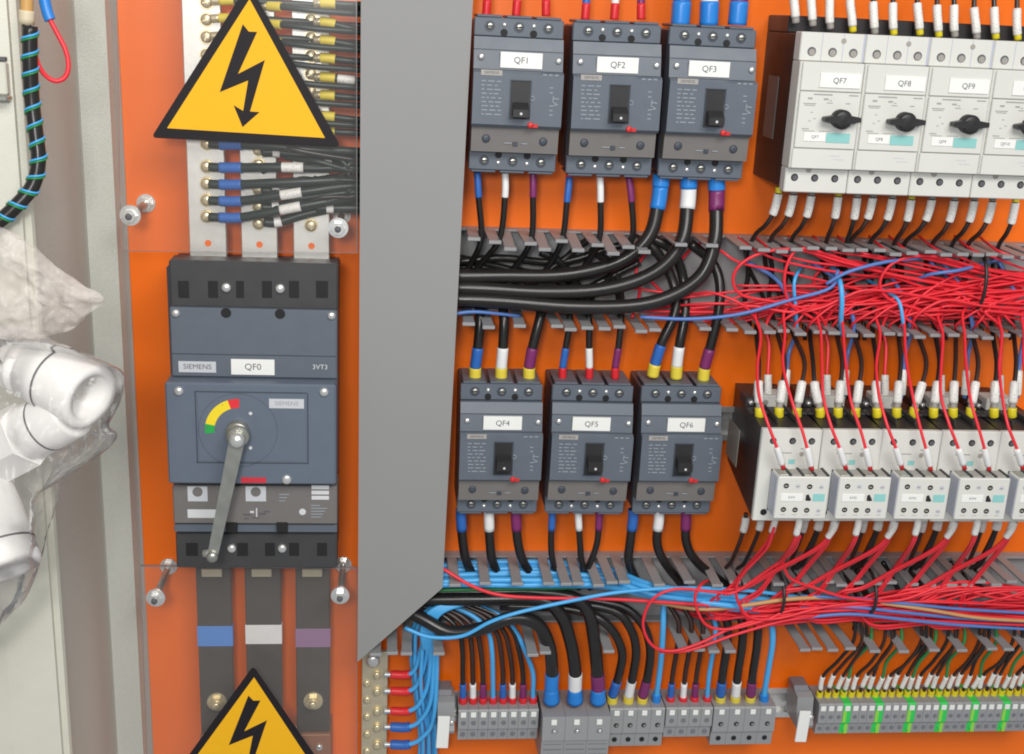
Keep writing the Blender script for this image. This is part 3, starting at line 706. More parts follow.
# ================================================================== wiring ducts
def duct(label, z_top, z_bot, x0, x1, top, bot):
    r0 = empty('wiring_duct', label, 'wiring duct', (x0, 0, (z_top + z_bot) / 2), 'slotted wiring ducts')
    zc = (z_top + z_bot) / 2
    ob('back_plate', G().box(0, x1 - x0, z_bot - zc + 2, z_top - zc - 2, .3, 2.2, .3), 'duct', r0)
    ob('side_wall', G().box(0, x1 - x0, z_top - zc - 2, z_top - zc, .3, 13, .4), 'duct', r0)
    ob('side_wall', G().box(0, x1 - x0, z_bot - zc, z_bot - zc + 2, .3, 13, .4), 'duct', r0)
    meshes = []
    for sgn in (1, -1):
        g = G().box(-4.9, 4.9, -1, 1, 12.8, 69, .4); g.box(-5.5, 5.5, -1 if sgn > 0 else -2.2, 2.2 if sgn > 0 else 1, 68, 73, .5)
        meshes.append(g.mesh('finger', 'duct'))
    rnd = random.Random(int(z_top))
    for lst, z, me in ((top, z_top - zc - 1, meshes[0]), (bot, z_bot - zc + 1, meshes[1])):
        for t in lst:
            px, bend = t if isinstance(t, tuple) else (t, 0)
            x = P(px, PY[(z > 0, label)], 72).x
            o = ob('finger', me, None, r0, ((x - x0) / 1000, 0, z / 1000))
            o.rotation_euler = (math.radians(bend + rnd.uniform(-1.6, 1.6)), 0, math.radians(rnd.uniform(-1.8, 1.8)))
    return r0
PY = {}
L1, L2 = 'grey slotted wiring duct in the middle, full of black and red cables', 'lower grey slotted wiring duct with light blue cables and red bundle'
PY[(True, L1)] = 243; PY[(False, L1)] = 327; PY[(True, L2)] = 584; PY[(False, L2)] = 651
t1 = [476, 494.5, (511, 6), 529, (546, 4), 563, (580, 6), 596, (613, 6), 630, (647.5, 6), 680.5, 714, 748.5] + [765 + 16.45 * k for k in range(18)]
b1_ = [470.5, 487, 522, 555, 571.5, 588, 606, 621.6, 640, 657, 704, 734.5] + [740 + 17 * k + 12 for k in range(18)]
t2 = [454, 486, 517.5, 549, 565, 580, 596.6, 611, 626, 657.5, 688, 718, 735, 750, 779, 795, 809, 826.6, 842, 858, 877, 893, 915, 931, 950, 966, 981, 997, 1013, 1029]
b2 = [375, 391, 408, 437, (531, 3), 546, 608.5, 683, 698, 713, 729, 804, 819, 833, 849, 877, 906, 936, 963, 991, 1007, 1030]
duct(L1, P(600, 244, 72).z, P(600, 329, 72).z, P(362, 280, 0).x, 720, t1, b1_)
duct(L2, P(600, 583.5, 72).z, P(640, 652, 72).z, P(366, 600, 0).x, 720, t2, b2)
# ================================================================== terminal rows
zt_ = P(600, 709, 45).z
rail(P(440, 725, 10).x, P(800, 725, 10).x, zt_ - 19, 'steel mounting rail under the grey feed terminals')
zr_ = P(900, 703.5, 45).z
rail(P(770, 725, 10).x + 30, 720, zr_ - 19, 'steel mounting rail under the numbered and earth terminals')
_tc = {}
def terminal(label, group, xa, xb, z, kind):
    """kind: small, big, medium, slim, earth; xa, xb in mm"""
    w = xb - xa; key = (kind, round(w, 1))
    cat = 'terminal block'
    if key in _tc:
        o = copy_tree(_tc[key])
    else:
        o = empty('terminal_block', '', cat); _tc[key] = o
        u = w / 2 - .12
        body = 'green' if kind == 'earth' else 'terminal'
        if kind == 'big':
            ob('upper_tier', G().xprism([(0, 8.8), (0, 58), (-26, 60), (-27, 8.8)], -u, u), body, o)
            ob('lower_tier', G().xprism([(-27.3, 8.8), (-27.3, 58), (-56, 56), (-58, 8.8)], -u, u), body, o)
            ob('marker_plate', G().box(-2.8, 2.8, -8.5, -3, 58.1, 60.2, .3), 'tag', o)
            ob('screw_hole', G().disc(.8, -16.5, 3.2, 59.1, 59.4, 14), 'terminal_dark', o)
            ob('screw', G().disc(1.2, -16.2, 2.0, 59.3, 59.9, 12, .5), 'steel', o)
            for k in range(3): ob('rib_line', G().box(-u + 2, u - 2, -32 - k * 6, -31.5 - k * 6, 57.6, 58.2, .05), 'terminal_dark', o)
        else:
            h = 45; t = {'small': 21, 'medium': 28, 'slim': 22, 'earth': 22}[kind]; t2_ = {'small': 36, 'medium': 46, 'slim': 37, 'earth': 37}[kind]
            ob('upper_tier', G().xprism([(0, 8.8), (0, h - 1.5), (-1.5, h), (-t, h + .5), (-t - 1, h - 6), (-t - 1, 8.8)], -u, u), body, o)
            ob('lower_tier', G().xprism([(-t - 1.3, 8.8), (-t - 1.3, h - 5.5), (-t - 2.3, h - 3), (-t2_, h - 4), (-t2_, 8.8)], -u, u), body, o)
            mw_ = min(u - .5, 2.7)
            ob('marker_plate', G().box(-mw_, mw_, -7.6, -2, h + .1, h + 1.2, .25), 'tag', o)
            r = min(u * .55, 2.6)
            dk = 'terminal_dark' if kind != 'medium' else 'hole'
            if kind == 'earth':
                ob('yellow_half', G().box(-u + .1, -.4, -t + .6, -8.2, h + .2, h + .75, .1), 'greenyellow', o)
                ob('yellow_half', G().box(.2, u - .1, -t2_ + .6, -t - 3, h - 3.5, h - 2.6, .1), 'greenyellow', o)
                dk = 'green'
            ob('screw_hole', G().disc(.3, -t * .68, r, h + .1, h + .7, 12), dk, o)
            ob('screw_hole', G().disc(.3, -(t + t2_) / 2 - .8, r, h - 3.4, h - 2.7, 12), dk, o)
            if kind == 'medium': ob('screw', G().disc(.9, -t * .68 - .3, r * .6, h + .5, h + .9, 10), 'dull_steel', o)
    o.location = ((xa + xb) / 2000, 0, z / 1000); o['label'] = label; o['group'] = group; o['category'] = cat
    return o
def trow(x0, x1, n, kind, fmt, group, z=zt_, py=725):
    a, b = P(x0, py, 45).x, P(x1, py, 45).x
    for i in range(n): terminal(fmt.format(ORD[i]), group, a + (b - a) * i / n, a + (b - a) * (i + 1) / n, z, kind)
trow(458, 538, 8, 'small', 'small grey terminal, {} of eight after the white end label', 'small feed terminals')
trow(540.5, 607.5, 3, 'big', 'large grey terminal with thick blue-lug cable, {} of three', 'large feed terminals')
trow(609, 664, 4, 'medium', 'medium grey terminal, {} of four right after the large ones', 'medium feed terminals')
trow(665, 711.5, 4, 'small', 'small grey terminal, {} of four between the medium ones', 'small feed terminals')
trow(712.5, 774.5, 4, 'medium', 'medium grey terminal, {} of the last four on its rail', 'medium feed terminals')
xa_ = P(817, 725, 45).x; pitch = (P(1003.5, 722, 45).x - P(845, 722, 45).x) / 20
gi = 0; ei = 0
for i in range(28):
    e = i % 4 == 3
    if e: lab = f'green and yellow earth terminal, {ORD[ei]} from the white-labelled end clamp'; ei += 1
    else: lab = f'slim grey terminal, {ORD[gi]} grey one from the white-labelled end clamp'; gi += 1
    terminal(lab, 'earth terminals' if e else 'slim grey terminals', xa_ + i * pitch, xa_ + (i + 1) * pitch, zr_, 'earth' if e else 'slim')
def end_clamp(px, py, z, label):
    c = P(px, py, 45); o = empty('end_clamp', label, 'end clamp', (c.x, 0, z), 'rail end clamps')
    ob('body', G().xprism([(2, 8.8), (4, 30), (2, 38), (-14, 40), (-26, 46), (-30, 44), (-30, 8.8)], -8, 9), 'terminal', o)
    ob('hood', G().xprism([(9, 8.8), (9, 26), (5, 30), (2.4, 30), (2.4, 8.8)], -9, 6), 'terminal_dark', o)
    lb = ob('label_carrier', G().box(-7.5, 4.5, -44, -8, 46.2, 48.5, .4), 'tag', o); lb.rotation_euler = (0, math.radians(2), 0)
    ob('screw', G().disc(6.2, -17, 2.6, 44, 45.6, 12, .8), 'steel', o)
end_clamp(446, 710, P(446, 708, 45).z, 'grey end clamp with white label beside the bundle of light blue cables')
end_clamp(807, 705, P(803, 703, 45).z, 'grey end clamp with white label before the earth terminals')

# ================================================================== breaker cables
SL = {'b': 'sl_blue', 'w': 'sl_white', 'p': 'sl_purple'}
CN = {'b': 'blue', 'w': 'white', 'p': 'purple'}
def feed(label, pts, r, ferr, flen, band, b0, b1, m='wire_black', group='power cables of the small breakers'):
    sl = []
    if ferr: sl.append(('cable_lug', 0, flen, 1.22, ferr))
    if band: sl.append(('colour_band', b0, b1, 1.12, band))
    return wire('power_cable', label, 'cable', group, pts, r, m, sl, 10)
def lab(i, c, side): return f'black cable with {CN[c]} band {"above" if side else "below"} breaker QF{i}'
# above the upper row
for i, xs, yb in ((1, (486, 516, 546), 15), (2, (585, 614, 641), 18.5)):
    for x, cc, dx in zip(xs, 'bwp', (1, 1, 0)):
        feed(lab(i, cc, 1), [(x, yb + 1, 42), (x + dx, yb - 12, 42), (x + 2 * dx, yb - 35, 40), (x + 2 * dx, yb - 60, 34)], 3.0, 'sl_red', 13, SL[cc], 13, 32)
for x, cc, dx in zip((680, 708.5, 737), 'bwp', (3, 2, 4)):
    feed(lab(3, cc, 1), [(x, 25, 42), (x + dx * .5, 5, 42), (x + dx, -20, 40), (x + dx, -60, 34)], 6.6, 'sl_lug', 19, SL[cc], 19, 40)
# below the upper row
QB = {1: [(477, 478.5, 481, 468, 452), (505, 505, 499, 477, 460), (533, 533, 531, 514, 490)], 2: [(570, 567, 562, 547, 520), (600, 600.5, 599, 583, 560), (628, 631.5, 632, 615, 590)]}
for i in (1, 2):
    y0 = 166 if i == 1 else 171
    for xs, cc in zip(QB[i], 'bwp'):
        feed(lab(i, cc, 0), [(xs[0], y0, 42), (xs[1], y0 + 30, 44), (xs[2], 240, 40), (xs[3], 268, 24), (xs[4], 300, 14)], 2.75, 'sl_red', 5, SL[cc], 5, 27)
T3 = [[(661.5, 175, 44), (658, 205, 46), (648, 238, 52), (618, 262, 50), (565, 275, 48), (500, 276, 48), (450, 276, 46), (395, 276, 40)],
      [(689, 176, 44), (687.5, 205, 46), (681, 243, 56), (655, 272, 60), (605, 289, 58), (540, 292, 54), (470, 288, 50), (395, 287, 40)],
      [(716.5, 174, 44), (716.5, 205, 46), (714, 245, 58), (697, 280, 62), (650, 303, 62), (580, 307, 60), (500, 301, 54), (450, 299, 50), (395, 299, 42)]]
for p_, cc, (f0, b1x) in zip(T3, 'bwp', ((10, 30), (11, 29), (14, 33))):
    feed(lab(3, cc, 0) + ', thick and curving behind the cover plate', p_, 6.3, 'sl_lug', f0, 'sl_lug' if cc == 'b' else SL[cc], f0, b1x)
# black cables crossing inside the duct
for j, p_ in enumerate([[(455, 262, 20), (500, 258, 22), (560, 262, 20), (610, 248, 24), (650, 238, 26)], [(440, 300, 16), (520, 285, 18), (560, 262, 20), (575, 250, 22), (590, 238, 30)],
        [(540, 252, 22), (560, 262, 22), (580, 290, 20), (585, 312, 30)], [(590, 250, 24), (612, 265, 20), (620, 290, 20), (621, 318, 30)], [(440, 310, 22), (500, 296, 18), (560, 300, 18), (600, 282, 18), (640, 262, 22)],
        [(440, 255, 14), (480, 262, 14), (540, 275, 12), (600, 270, 12)], [(440, 268, 12), (500, 268, 12), (560, 282, 12), (590, 310, 16)]]):
    wire('power_cable', f'black cable crossing inside the middle duct below QF1 and QF2, {ORD[j]} of seven', 'cable', 'black cables inside the middle duct', p_, 3.6, 'wire_black')
# above the lower row
TOPL = {4: ([(475, 478, 480, 478), (501, 503, 504, 500), (529, 533, 540, 545)], 4.6, 'sl_yellow'), 5: ([(562.5, 566, 570, 566), (589, 589, 589, 585), (615, 618.5, 621, 618)], 3.0, 'sl_red')}
for i in (4, 5):
    L_, r, fe = TOPL[i]
    for xs, cc in zip(L_, 'bwp'):
        feed(lab(i, cc, 1), [(xs[0], 378.5, 42), (xs[0] + .4, 366, 43), (xs[1], 346, 44), (xs[2], 318, 40), (xs[3], 292, 24)], r, fe, 11, SL[cc], 11, 30)
for pts, cc in zip(([(652.5, 376, 42), (655, 364, 43), (662, 342, 44), (675, 312, 40), (673, 282, 30), (655, 250, 26), (630, 236, 24)], [(676, 378, 42), (677, 364, 43), (680, 342, 44), (685, 312, 38), (683, 278, 26), (672, 250, 26), (650, 238, 24)],
                      [(703, 380, 42), (705, 366, 43), (711, 344, 44), (718, 315, 42), (720, 285, 36), (712, 262, 28), (690, 243, 24)]), 'bwp'):
    feed(lab(6, cc, 1), pts, 4.6, 'sl_yellow', 12, SL[cc], 12, 31)
# below the lower row
BOT = {4: ([(461, 463, 467, 480), (489, 490, 493, 505), (516, 518, 524, 540)], 4.5), 5: ([(552, 551, 553, 560), (578.5, 580, 582, 590), (599, 597, 590, 578)], 3.1), 6: ([(633, 630, 629, 640), (659, 657, 665, 685), (686, 686.5, 698, 730)], 4.5)}
for i in (4, 5, 6):
    L_, r = BOT[i]
    for xs, cc in zip(L_, 'bwp'):
        feed(lab(i, cc, 0), [(xs[0], 509, 44), (xs[0], 519, 44), (xs[1], 543, 43), (xs[2], 563, 40), (xs[3], 588, 22)], r, None, 0, SL[cc], 0, 22)

# ================================================================== control cables with markers
# above and below the motor breakers
TX = [795, 812, 829.5, 852, 874, 893, 919, 938, 954, 976, 995, 1017]
TYs = [22, 25, 28, 31, 33, 34, 34, 36, 36, 38, 38, 39]
for k, (x, y) in enumerate(zip(TX, TYs)):
    yel = k in (3, 5, 6, 7, 10, 11)
    o = wire('control_cable', f'dark cable with white marker, {ORD[k]} along the top of the motor breakers', 'cable', 'cables on top of the motor breakers',
         [(x + 1, y + 1, 66), (x, y - 12, 66), (x - 1 + (k % 3) - 1, y - 35, 62), (x + (k % 2) * 3 - 2, y - 75, 50)], 2.1, 'wire_brown' if k % 2 else 'wire_black',
         [('ferrule', 0, 5, 1.5, 'ferrule_yellow' if yel else 'ferrule_grey'), ('marker_sleeve', 5, 26, 1.75, 'marker')])
BX = [778, 793, 811, 838, 857, 872.5, 892, 911, 931.5, 954, 974, 992, 1015]
BYs = [187, 188, 189, 190, 191, 191, 192, 193, 193, 194, 194, 195, 196]
for k, (x, y) in enumerate(zip(BX, BYs)):
    lean = [14, 12, 10, 4, 3, 12, 12, 8, 16, 12, 12, 14, 8][k]
    wire('control_cable', f'dark cable with white marker, {ORD[k]} under the motor breakers', 'cable', 'cables under the motor breakers',
         [(x + 1, y, 64), (x, y + 9, 64), (x - 2 - lean * .2, y + 26, 62), (x - 4 - lean * .6, y + 38, 58), (x - 6 - lean * 1.3, y + 50, 40), (x - 10 - lean * 1.5, y + 75, 14), (x - lean, 300, 8), (x - lean + 4, 340, 20)], 2.1, 'wire_brown' if k % 2 else 'wire_black',
         [('ferrule', 0, 5, 1.5, 'ferrule_yellow' if k in (0, 3, 7, 12) else 'ferrule_grey'), ('marker_sleeve', 6, 25, 1.8, 'marker')])
# into the top terminals of the contactors
YX = [759.5, 779, 797, 820, 838, 855.6, 877, 896.6, 914, 933.6, 953, 970.7, 994, 1012]
for k, x in enumerate(YX):
    dx = [-1, 3, 4, -5, 2, 3, -1, 2, 7, 3, 1, 4, 1, 2][k]; top = [-4, -8, -14, -10, -6, -8, -6, 0, -6, -2, 4, -4, -4, 0][k]
    wire('control_cable', f'dark cable with yellow ferrule, {ORD[k]} along the top of the contactors', 'cable', 'cables into the contactor tops',
         [(x, 416.5, 100), (x, 410, 100), (x + dx, 388, 95), (x + dx * 1.6 + 1, 362, 78), (x + dx + top * .5, 336, 50), (x + top, 310, 24)], 2.1, 'wire_brown' if k % 3 else 'wire_black',
         [('ferrule', 0, 8.5, 2.0, 'ferrule_yellow'), ('ferrule_neck', 8.5, 13, 1.5, 'ferrule_grey'), ('marker_sleeve', 13, 32, 1.95, 'marker')])
# coil wires behind
for k, x in enumerate((768, 827, 885, 941, 1000)):
    wire('control_cable', f'red coil wire with white marker at the rear of the {ORD[k]} contactor', 'cable', 'red coil wires',
         [(x, 398, 66), (x, 388, 66), (x, 370, 62), (x + 1, 345, 52), (x - 2, 325, 46), (x + 12, 305, 52), (x + 45, 295, 50)], 1.7, 'wire_red', [('marker_sleeve', 4, 22, 2.1, 'marker')])
for k, x in enumerate((787, 846, 903.5, 966.5, 1019)):
    wire('control_cable', f'light blue coil wire at the rear of the {ORD[k]} contactor', 'cable', 'blue coil wires',
         [(x - 2, 398, 66), (x - 1, 385, 66), (x, 368, 60), (x + 2, 352, 46), (x + 9 - k, 330, 48), (x + 5 - k, 308, 48), (x - 10, 280, 44), (x - 40 + 5 * k, 262, 38)], 2.0, 'wire_navy', [('marker_sleeve', 4, 26, 1.8, 'marker')])
# red wires coming down in front to the auxiliary blocks
random.seed(21)
for k in range(5):
    X = 60 * k
    for j, pts in enumerate(([(757, 312, 56), (760, 335, 76), (757, 365, 104), (759, 395, 130), (768, 424, 146), (777, 448, 151), (783.5, 469, 147)], [(785, 310, 58), (786, 335, 78), (785, 365, 106), (792, 400, 136), (802, 430, 147), (808, 452, 151), (812, 470, 147)])):
        jx = [0, 3, 0, 3, 2][k] * (1 if j == 0 else -.3); q = []
        for a, (x, y, h) in enumerate(pts): q.append((x + X - (0.6 * k if a > 3 else 0) + jx + random.uniform(-2, 2) * (a < 4), y, h))
        q = [(q[0][0] + 60, 296 + random.uniform(-8, 8), 52), (q[0][0] + 22, 301, 56)] + q
        wire('control_cable', f'{"first" if j == 0 else "second"} red wire hanging in front of the {ORD[k]} contactor', 'cable', 'red wires to the auxiliary blocks', q, 1.35, 'wire_red',
             [('marker_sleeve', -24, -6, 2.2, 'sl_white'), ('ferrule', -6, 0, 1.5, 'sl_red')])

# under the contactors
for k in range(5):
    X = 60 * k
    for j, (x, y, ln, col, ang) in enumerate(((746, 516, 16, 'wire_brown', 12), (761, 518, 12, 'wire_black', 14), (776, 514, 18, 'wire_red', 14), (800, 516, 18, 'wire_red', 12), (819, 518, 12, 'wire_black', 16), (837, 520, 18, 'wire_red', 32))):
        x += X - .6 * k; y += 3; h0 = 140 if j in (3,) else (120 if j in (2, 5) else 80)
        if k == 4 and j > 2: continue
        if col == 'wire_red':
            yb = 600 + random.uniform(-8, 12)
            pts = [(x, y - 4, h0), (x - ang * .15, y + 8, h0 - 2), (x - ang * .7, y + 26, h0 - 12), (x - ang * 2.0, y + 48, 84), (x - ang * 2.9, y + 64, 74), (x - ang * 3.6, 592, 70)]
            if j == 3: pts += [(x - 60, 604, 66), (x - 45, yb + 14, 64), (x + 10, yb + 10, 60), (min(x + 110, 1035), yb + 4, 56)]
            else: pts += [(x - ang * 4.0 + 8, yb + 6, 58), (x + 20, yb + 8, 54), (x + 110, yb + 4, 50)]
            for d_k in range(2):
                q = [(a + d_k * 1.8, b + d_k * (1 + 1.5 * (i_ > 4)), c_ - 3 * d_k) for i_, (a, b, c_) in enumerate(pts)]
                wire('control_cable', f'red wire with white marker under the {ORD[k]} contactor, {ORD[2 * (0 if j == 2 else 1 if j == 3 else 2) + d_k]} of its set', 'cable', 'red wires under the contactors', q, 1.4, col,
                     [('marker_sleeve', 2, 21, 2.2, 'marker')] if d_k == 0 else [])
        else:
            wire('control_cable', f'dark cable with white marker under the {ORD[k]} contactor, {"beside its left edge" if j == 0 else "inner one" if j == 1 else "below its middle"}', 'cable', 'dark cables under the contactors',
                 [(x, y - 6, h0), (x - 1, y + 5, h0), (x - ang * .5, y + 22, h0 - 4), (x - ang * 1.2, y + 42, 56), (x - ang * 1.7, 572, 36), (x - ang * 1.2 + 6, 596, 18)], 2.0, col, [('marker_sleeve', 4, ln + 3, 1.85, 'marker')])

# ================================================================== red tangle in the middle duct
random.seed(8)
TL = 'thin red control wire in the tangle along the middle duct'
TG = 'red wires tangled in the middle duct'
def red(pts, lab_=TL, grp=TG, r=1.2, m='wire_red'): wire('control_wire', lab_, 'wire', grp, pts, r, m, n=7, sub=7)
U = random.uniform
for k in range(22):       # long runs to the far side
    y0 = U(303, 321); ye = U(262, 320); xs = U(760, 900) if k > 6 else U(640, 720)
    red([(xs, y0 + U(-5, 4), U(14, 40)), (xs + 60, y0 + U(-6, 4), U(24, 54)), (xs + 130, y0 + (ye - y0) * .35 + U(-7, 6), U(34, 60)), ((xs + 1130) / 2 - 20, (y0 + ye) / 2 + U(-5, 5), U(40, 64)), (985, 296 + (ye - 291) * .6, U(40, 62)), (1050, ye + U(-8, 12), U(36, 58))],
        'thin red wire running lengthwise through the middle duct')
for k in range(15):      # from the lower slots up and away
    x = 758 + k * 18 + U(-6, 6); dr = 1 if U(0, 1) < .75 else -1; yt = U(268, 305); rch = U(70, 170)
    red([(x - dr * 4, 331, 18), (x - dr * 1, 330, 46), (x + dr * U(2, 6), 322, U(54, 64)), (x + dr * rch * .22, yt + (322 - yt) * U(.35, .6), U(48, 66)), (x + dr * rch * .6, yt + U(-2, 6), U(44, 60)), (x + dr * rch, yt + U(-8, 8), U(36, 52)), (x + dr * (rch + U(50, 90)), yt + U(-10, 14), U(26, 44))],
        f'red wire rising from a lower slot of the middle duct, {ORD[k]} along the row')
for k in range(11):      # across the upper fingers, slanting down to the bundle
    x = 716 + k * 27 + U(-8, 8); d2 = U(70, 150)
    red([(x - 10, 236, 8), (x - 2, 243, 34), (x + 12, 252, 56), (x + d2 * .4, 258 + U(-2, 6), 60), (x + d2, U(264, 282), 54), (x + d2 + U(80, 130), U(276, 302), 44)],
        f'red wire entering the middle duct under its upper fingers, {ORD[k]} along the row')
BOWS = [[(1040, 296, 50), (930, 282, 58), (850, 264, 62), (800, 250, 66), (765, 252, 68), (741, 264, 68), (733, 280, 66), (742, 295, 64), (775, 302, 62), (815, 312, 60), (828, 330, 50)],
        [(960, 300, 50), (880, 272, 58), (820, 252, 66), (797, 250, 68), (786, 268, 68), (785, 290, 66), (792, 306, 62), (812, 318, 58), (822, 331, 46)],
        [(1000, 312, 56), (920, 296, 62), (870, 290, 66), (845, 297, 66), (820, 308, 64), (790, 312, 60), (752, 306, 56), (730, 309, 50)],
        [(1045, 282, 50), (980, 268, 58), (930, 256, 64), (895, 262, 66), (880, 282, 64), (890, 300, 62), (925, 312, 58), (940, 331, 46)],
        [(900, 282, 40), (860, 262, 40), (832, 264, 38), (815, 276, 36), (818, 288, 36), (840, 296, 40)],
        [(1045, 310, 60), (985, 306, 66), (950, 300, 66), (930, 306, 66), (915, 318, 62), (912, 331, 48)],
        [(1045, 318, 62), (1000, 312, 66), (985, 312, 68), (996, 322, 66), (1004, 334, 50)]]
for k, p_ in enumerate(BOWS):
    red(p_, 'red wire making ' + ['the widest bow at the near end of the middle duct', 'an upright bow under breaker QF7', 'a long shallow arch in the middle duct', 'a rounded bow under breaker QF9', 'a small curl deep in the middle duct', 'a downward hook before the tied part', 'a short hook beside the tied part'][k], 'bowed red wires in the middle duct', 1.5)
for k, p_ in enumerate(([(632, 318, 40), (640, 290, 20), (636, 272, 14), (642, 258, 14), (655, 245, 18)], [(640, 272, 12), (660, 290, 14), (672, 305, 20), (690, 315, 30)], [(680, 262, 14), (690, 250, 16), (705, 240, 20)], [(560, 304, 30), (600, 309, 34), (640, 311, 36), (720, 312, 40), (790, 310, 46)])):
    wire('control_wire', f'red wire behind the thick cables under QF3, {ORD[k]} of four', 'wire', 'red wires behind the QF3 cables', p_, 1.6, 'wire_red', n=7)
for k, p_ in enumerate(([(640, 317, 56), (690, 319, 60), (740, 314, 64), (790, 300, 64), (830, 288, 64), (838, 270, 56)], [(842, 335, 56), (841, 320, 66), (842, 300, 70), (840, 282, 64), (834, 270, 46), (828, 262, 16)], [(797, 330, 50), (796, 312, 58), (794, 285, 62), (798, 272, 52), (806, 262, 16)],
         [(826, 284, 66), (848, 272, 70), (885, 262, 68), (920, 258, 60)], [(905, 286, 30), (928, 275, 60), (960, 270, 66), (990, 262, 40), (1010, 258, 14)], [(905, 336, 58), (903, 322, 68), (898, 300, 62), (880, 288, 44), (862, 276, 14)], [(975, 330, 46), (966, 300, 40), (950, 280, 36), (930, 262, 34)], [(445, 317, 50), (460, 313, 52), (480, 312, 50), (520, 316, 44)])):
    wire('control_wire', f'light blue wire among the red tangle of the middle duct, {ORD[k]} of eight', 'wire', 'blue wires in the middle duct', p_, 2.4 if k == 1 else 1.7, 'wire_blue' if k in (1, 2, 5) else 'wire_navy', n=7)
for k, x in enumerate((748, 772, 786, 826, 840, 872, 884, 902, 934, 1000)):
    wire('control_wire', f'dark wire standing upright at the back of the middle duct, {ORD[k]} of ten', 'wire', 'dark upright wires in the middle duct', [(x - 4, 244, 12), (x, 270, 8), (x - 3, 300, 8), (x + 2, 326, 10)], 2.3, 'wire_black', n=7)
def tie(px, py0, py1, h0, h1, label, tail=True):
    a = P(px, py0, h1); b = P(px, py1, h1); zc = (a.z + b.z) / 2; hz = (a.z - b.z) / 2; hc = (h0 + h1) / 2; hh = (h1 - h0) / 2
    pts = [((a.x + b.x) / 2, -(hc + hh * math.sin(t)), zc + hz * math.cos(t)) for t in (2 * math.pi * k / 16 for k in range(17))]
    o = wire('cable_tie', label, 'cable tie', 'black cable ties', pts, 1.7, 'black', px=False, sub=2)
    if tail:
        ob('tail', G().tube([(0, -2 * hz, -hh), (5, -2 * hz - 7, -hh + 6), (14, -2 * hz - 10, -hh + 6)], 1.4, 6), 'black', o)
        ob('lock_head', G().box(-3, 3, -2 * hz - 2.5, -2 * hz + 2.5, -hh - 2, -hh + 3.5, .5), 'black', o)
tie(985.5, 256, 318, 26, 70, 'black cable tie round the red wires in the middle duct')

# ================================================================== lower duct
random.seed(14)
for k in range(10):
    y = 566 + 2.1 * k + U(-2.5, 2.5); hb = lambda q: max(7, 11 + (q - 552) * 1.95 - 14 - U(0, 8))
    wire('neutral_cable', f'light blue cable along the lower duct, {ORD[k]} from the top of its bundle', 'cable', 'light blue cables in the lower duct',
         [(392, y + 6, hb(y)), (445, y + U(-2.5, 2.5), hb(y)), (520, y - 1 + U(-2.5, 2.5), hb(y)), (600, y + 2 + U(-2.5, 2.5), hb(y)), (655, 587 + 1.3 * k + U(-3, 3), 46 + U(0, 18)), (730, 596 + 1.3 * k + U(-2, 2), 54 + U(0, 14)), (790, 602 + 1.0 * k + U(-2, 2), 50), (900, 602 + k, 44), (1045, 604 + k, 40)], 3.0, 'wire_blue', n=8)
wire('control_wire', 'single light blue wire rising along the front of the lower duct', 'wire', None, [(405, 628, 66), (430, 637, 72), (462, 636, 76), (490, 622, 78), (520, 612, 78), (570, 601, 76), (620, 592, 74), (680, 588, 72), (740, 590, 66), (800, 597, 60)], 1.9, 'wire_blue')
wire('control_wire', 'single red wire lying along the front of the lower duct', 'wire', None, [(425, 560, 50), (445, 570, 62), (470, 585, 68), (500, 595, 70), (545, 598, 70), (610, 599, 68), (690, 604, 66), (780, 610, 60)], 1.7, 'wire_red')
wire('control_wire', 'thin green wire along the lower duct beside the cover plate', 'wire', None, [(400, 592, 40), (445, 590, 46), (500, 589, 46), (560, 588, 44), (620, 586, 42), (680, 600, 44)], 2.0, 'wire_green')
wire('control_wire', 'tan and green wire curving into the red bundle', 'wire', None, [(655, 602, 50), (700, 609, 60), (740, 606, 66), (790, 599, 70), (840, 598, 64), (900, 606, 56)], 2.2, 'wire_tan')
# thick and medium cables to the feed terminals
THK = [[(551.5, 701, 40), (551.5, 685, 44), (552, 668, 48), (549, 645, 56), (537, 624, 62), (512, 618, 64), (480, 629, 62), (450, 632, 58), (425, 620, 50), (400, 606, 40)],
       [(575, 701, 40), (575, 685, 44), (575, 668, 48), (570, 640, 52), (560, 614, 54), (540, 600, 50), (490, 599, 46), (400, 600, 36)],
       [(598, 701, 40), (598, 685, 44), (597, 668, 48), (594, 640, 50), (588, 612, 48), (570, 597, 44), (520, 592, 40), (400, 594, 30)]]
for k, (p_, cc) in enumerate(zip(THK, 'bwp')):
    wire('power_cable', f'thick black cable with {CN[cc]} band and blue lug on a large terminal', 'cable', 'thick cables on the large terminals', p_, 6.5, 'wire_black',
         [('cable_lug', 0, 17, (1.3, 1.05), 'sl_lug'), ('colour_band', 17, 36, 1.08, 'sl_lug' if cc == 'b' else SL[cc])], 12)
MED = [[(612, 703.5, 32), (613, 694, 34), (619, 674, 40), (622, 652, 46), (612, 630, 50), (592, 615, 46), (560, 608, 38), (500, 606, 28)],
       [(628, 703.5, 32), (629, 694, 34), (633, 674, 40), (636, 650, 46), (630, 628, 48), (612, 610, 44), (560, 602, 34), (500, 600, 24)],
       [(642, 704, 32), (643, 695, 34), (648, 674, 38), (650, 648, 42), (642, 624, 44), (620, 606, 38), (570, 598, 28)]]
for p_, cc in zip(MED, 'bwp'):
    feed(f'black cable with {CN[cc]} band and yellow lug beside the large terminals', p_, 4.4, 'sl_yellow', 10, SL[cc], 10, 30, group='medium cables on the feed terminals')
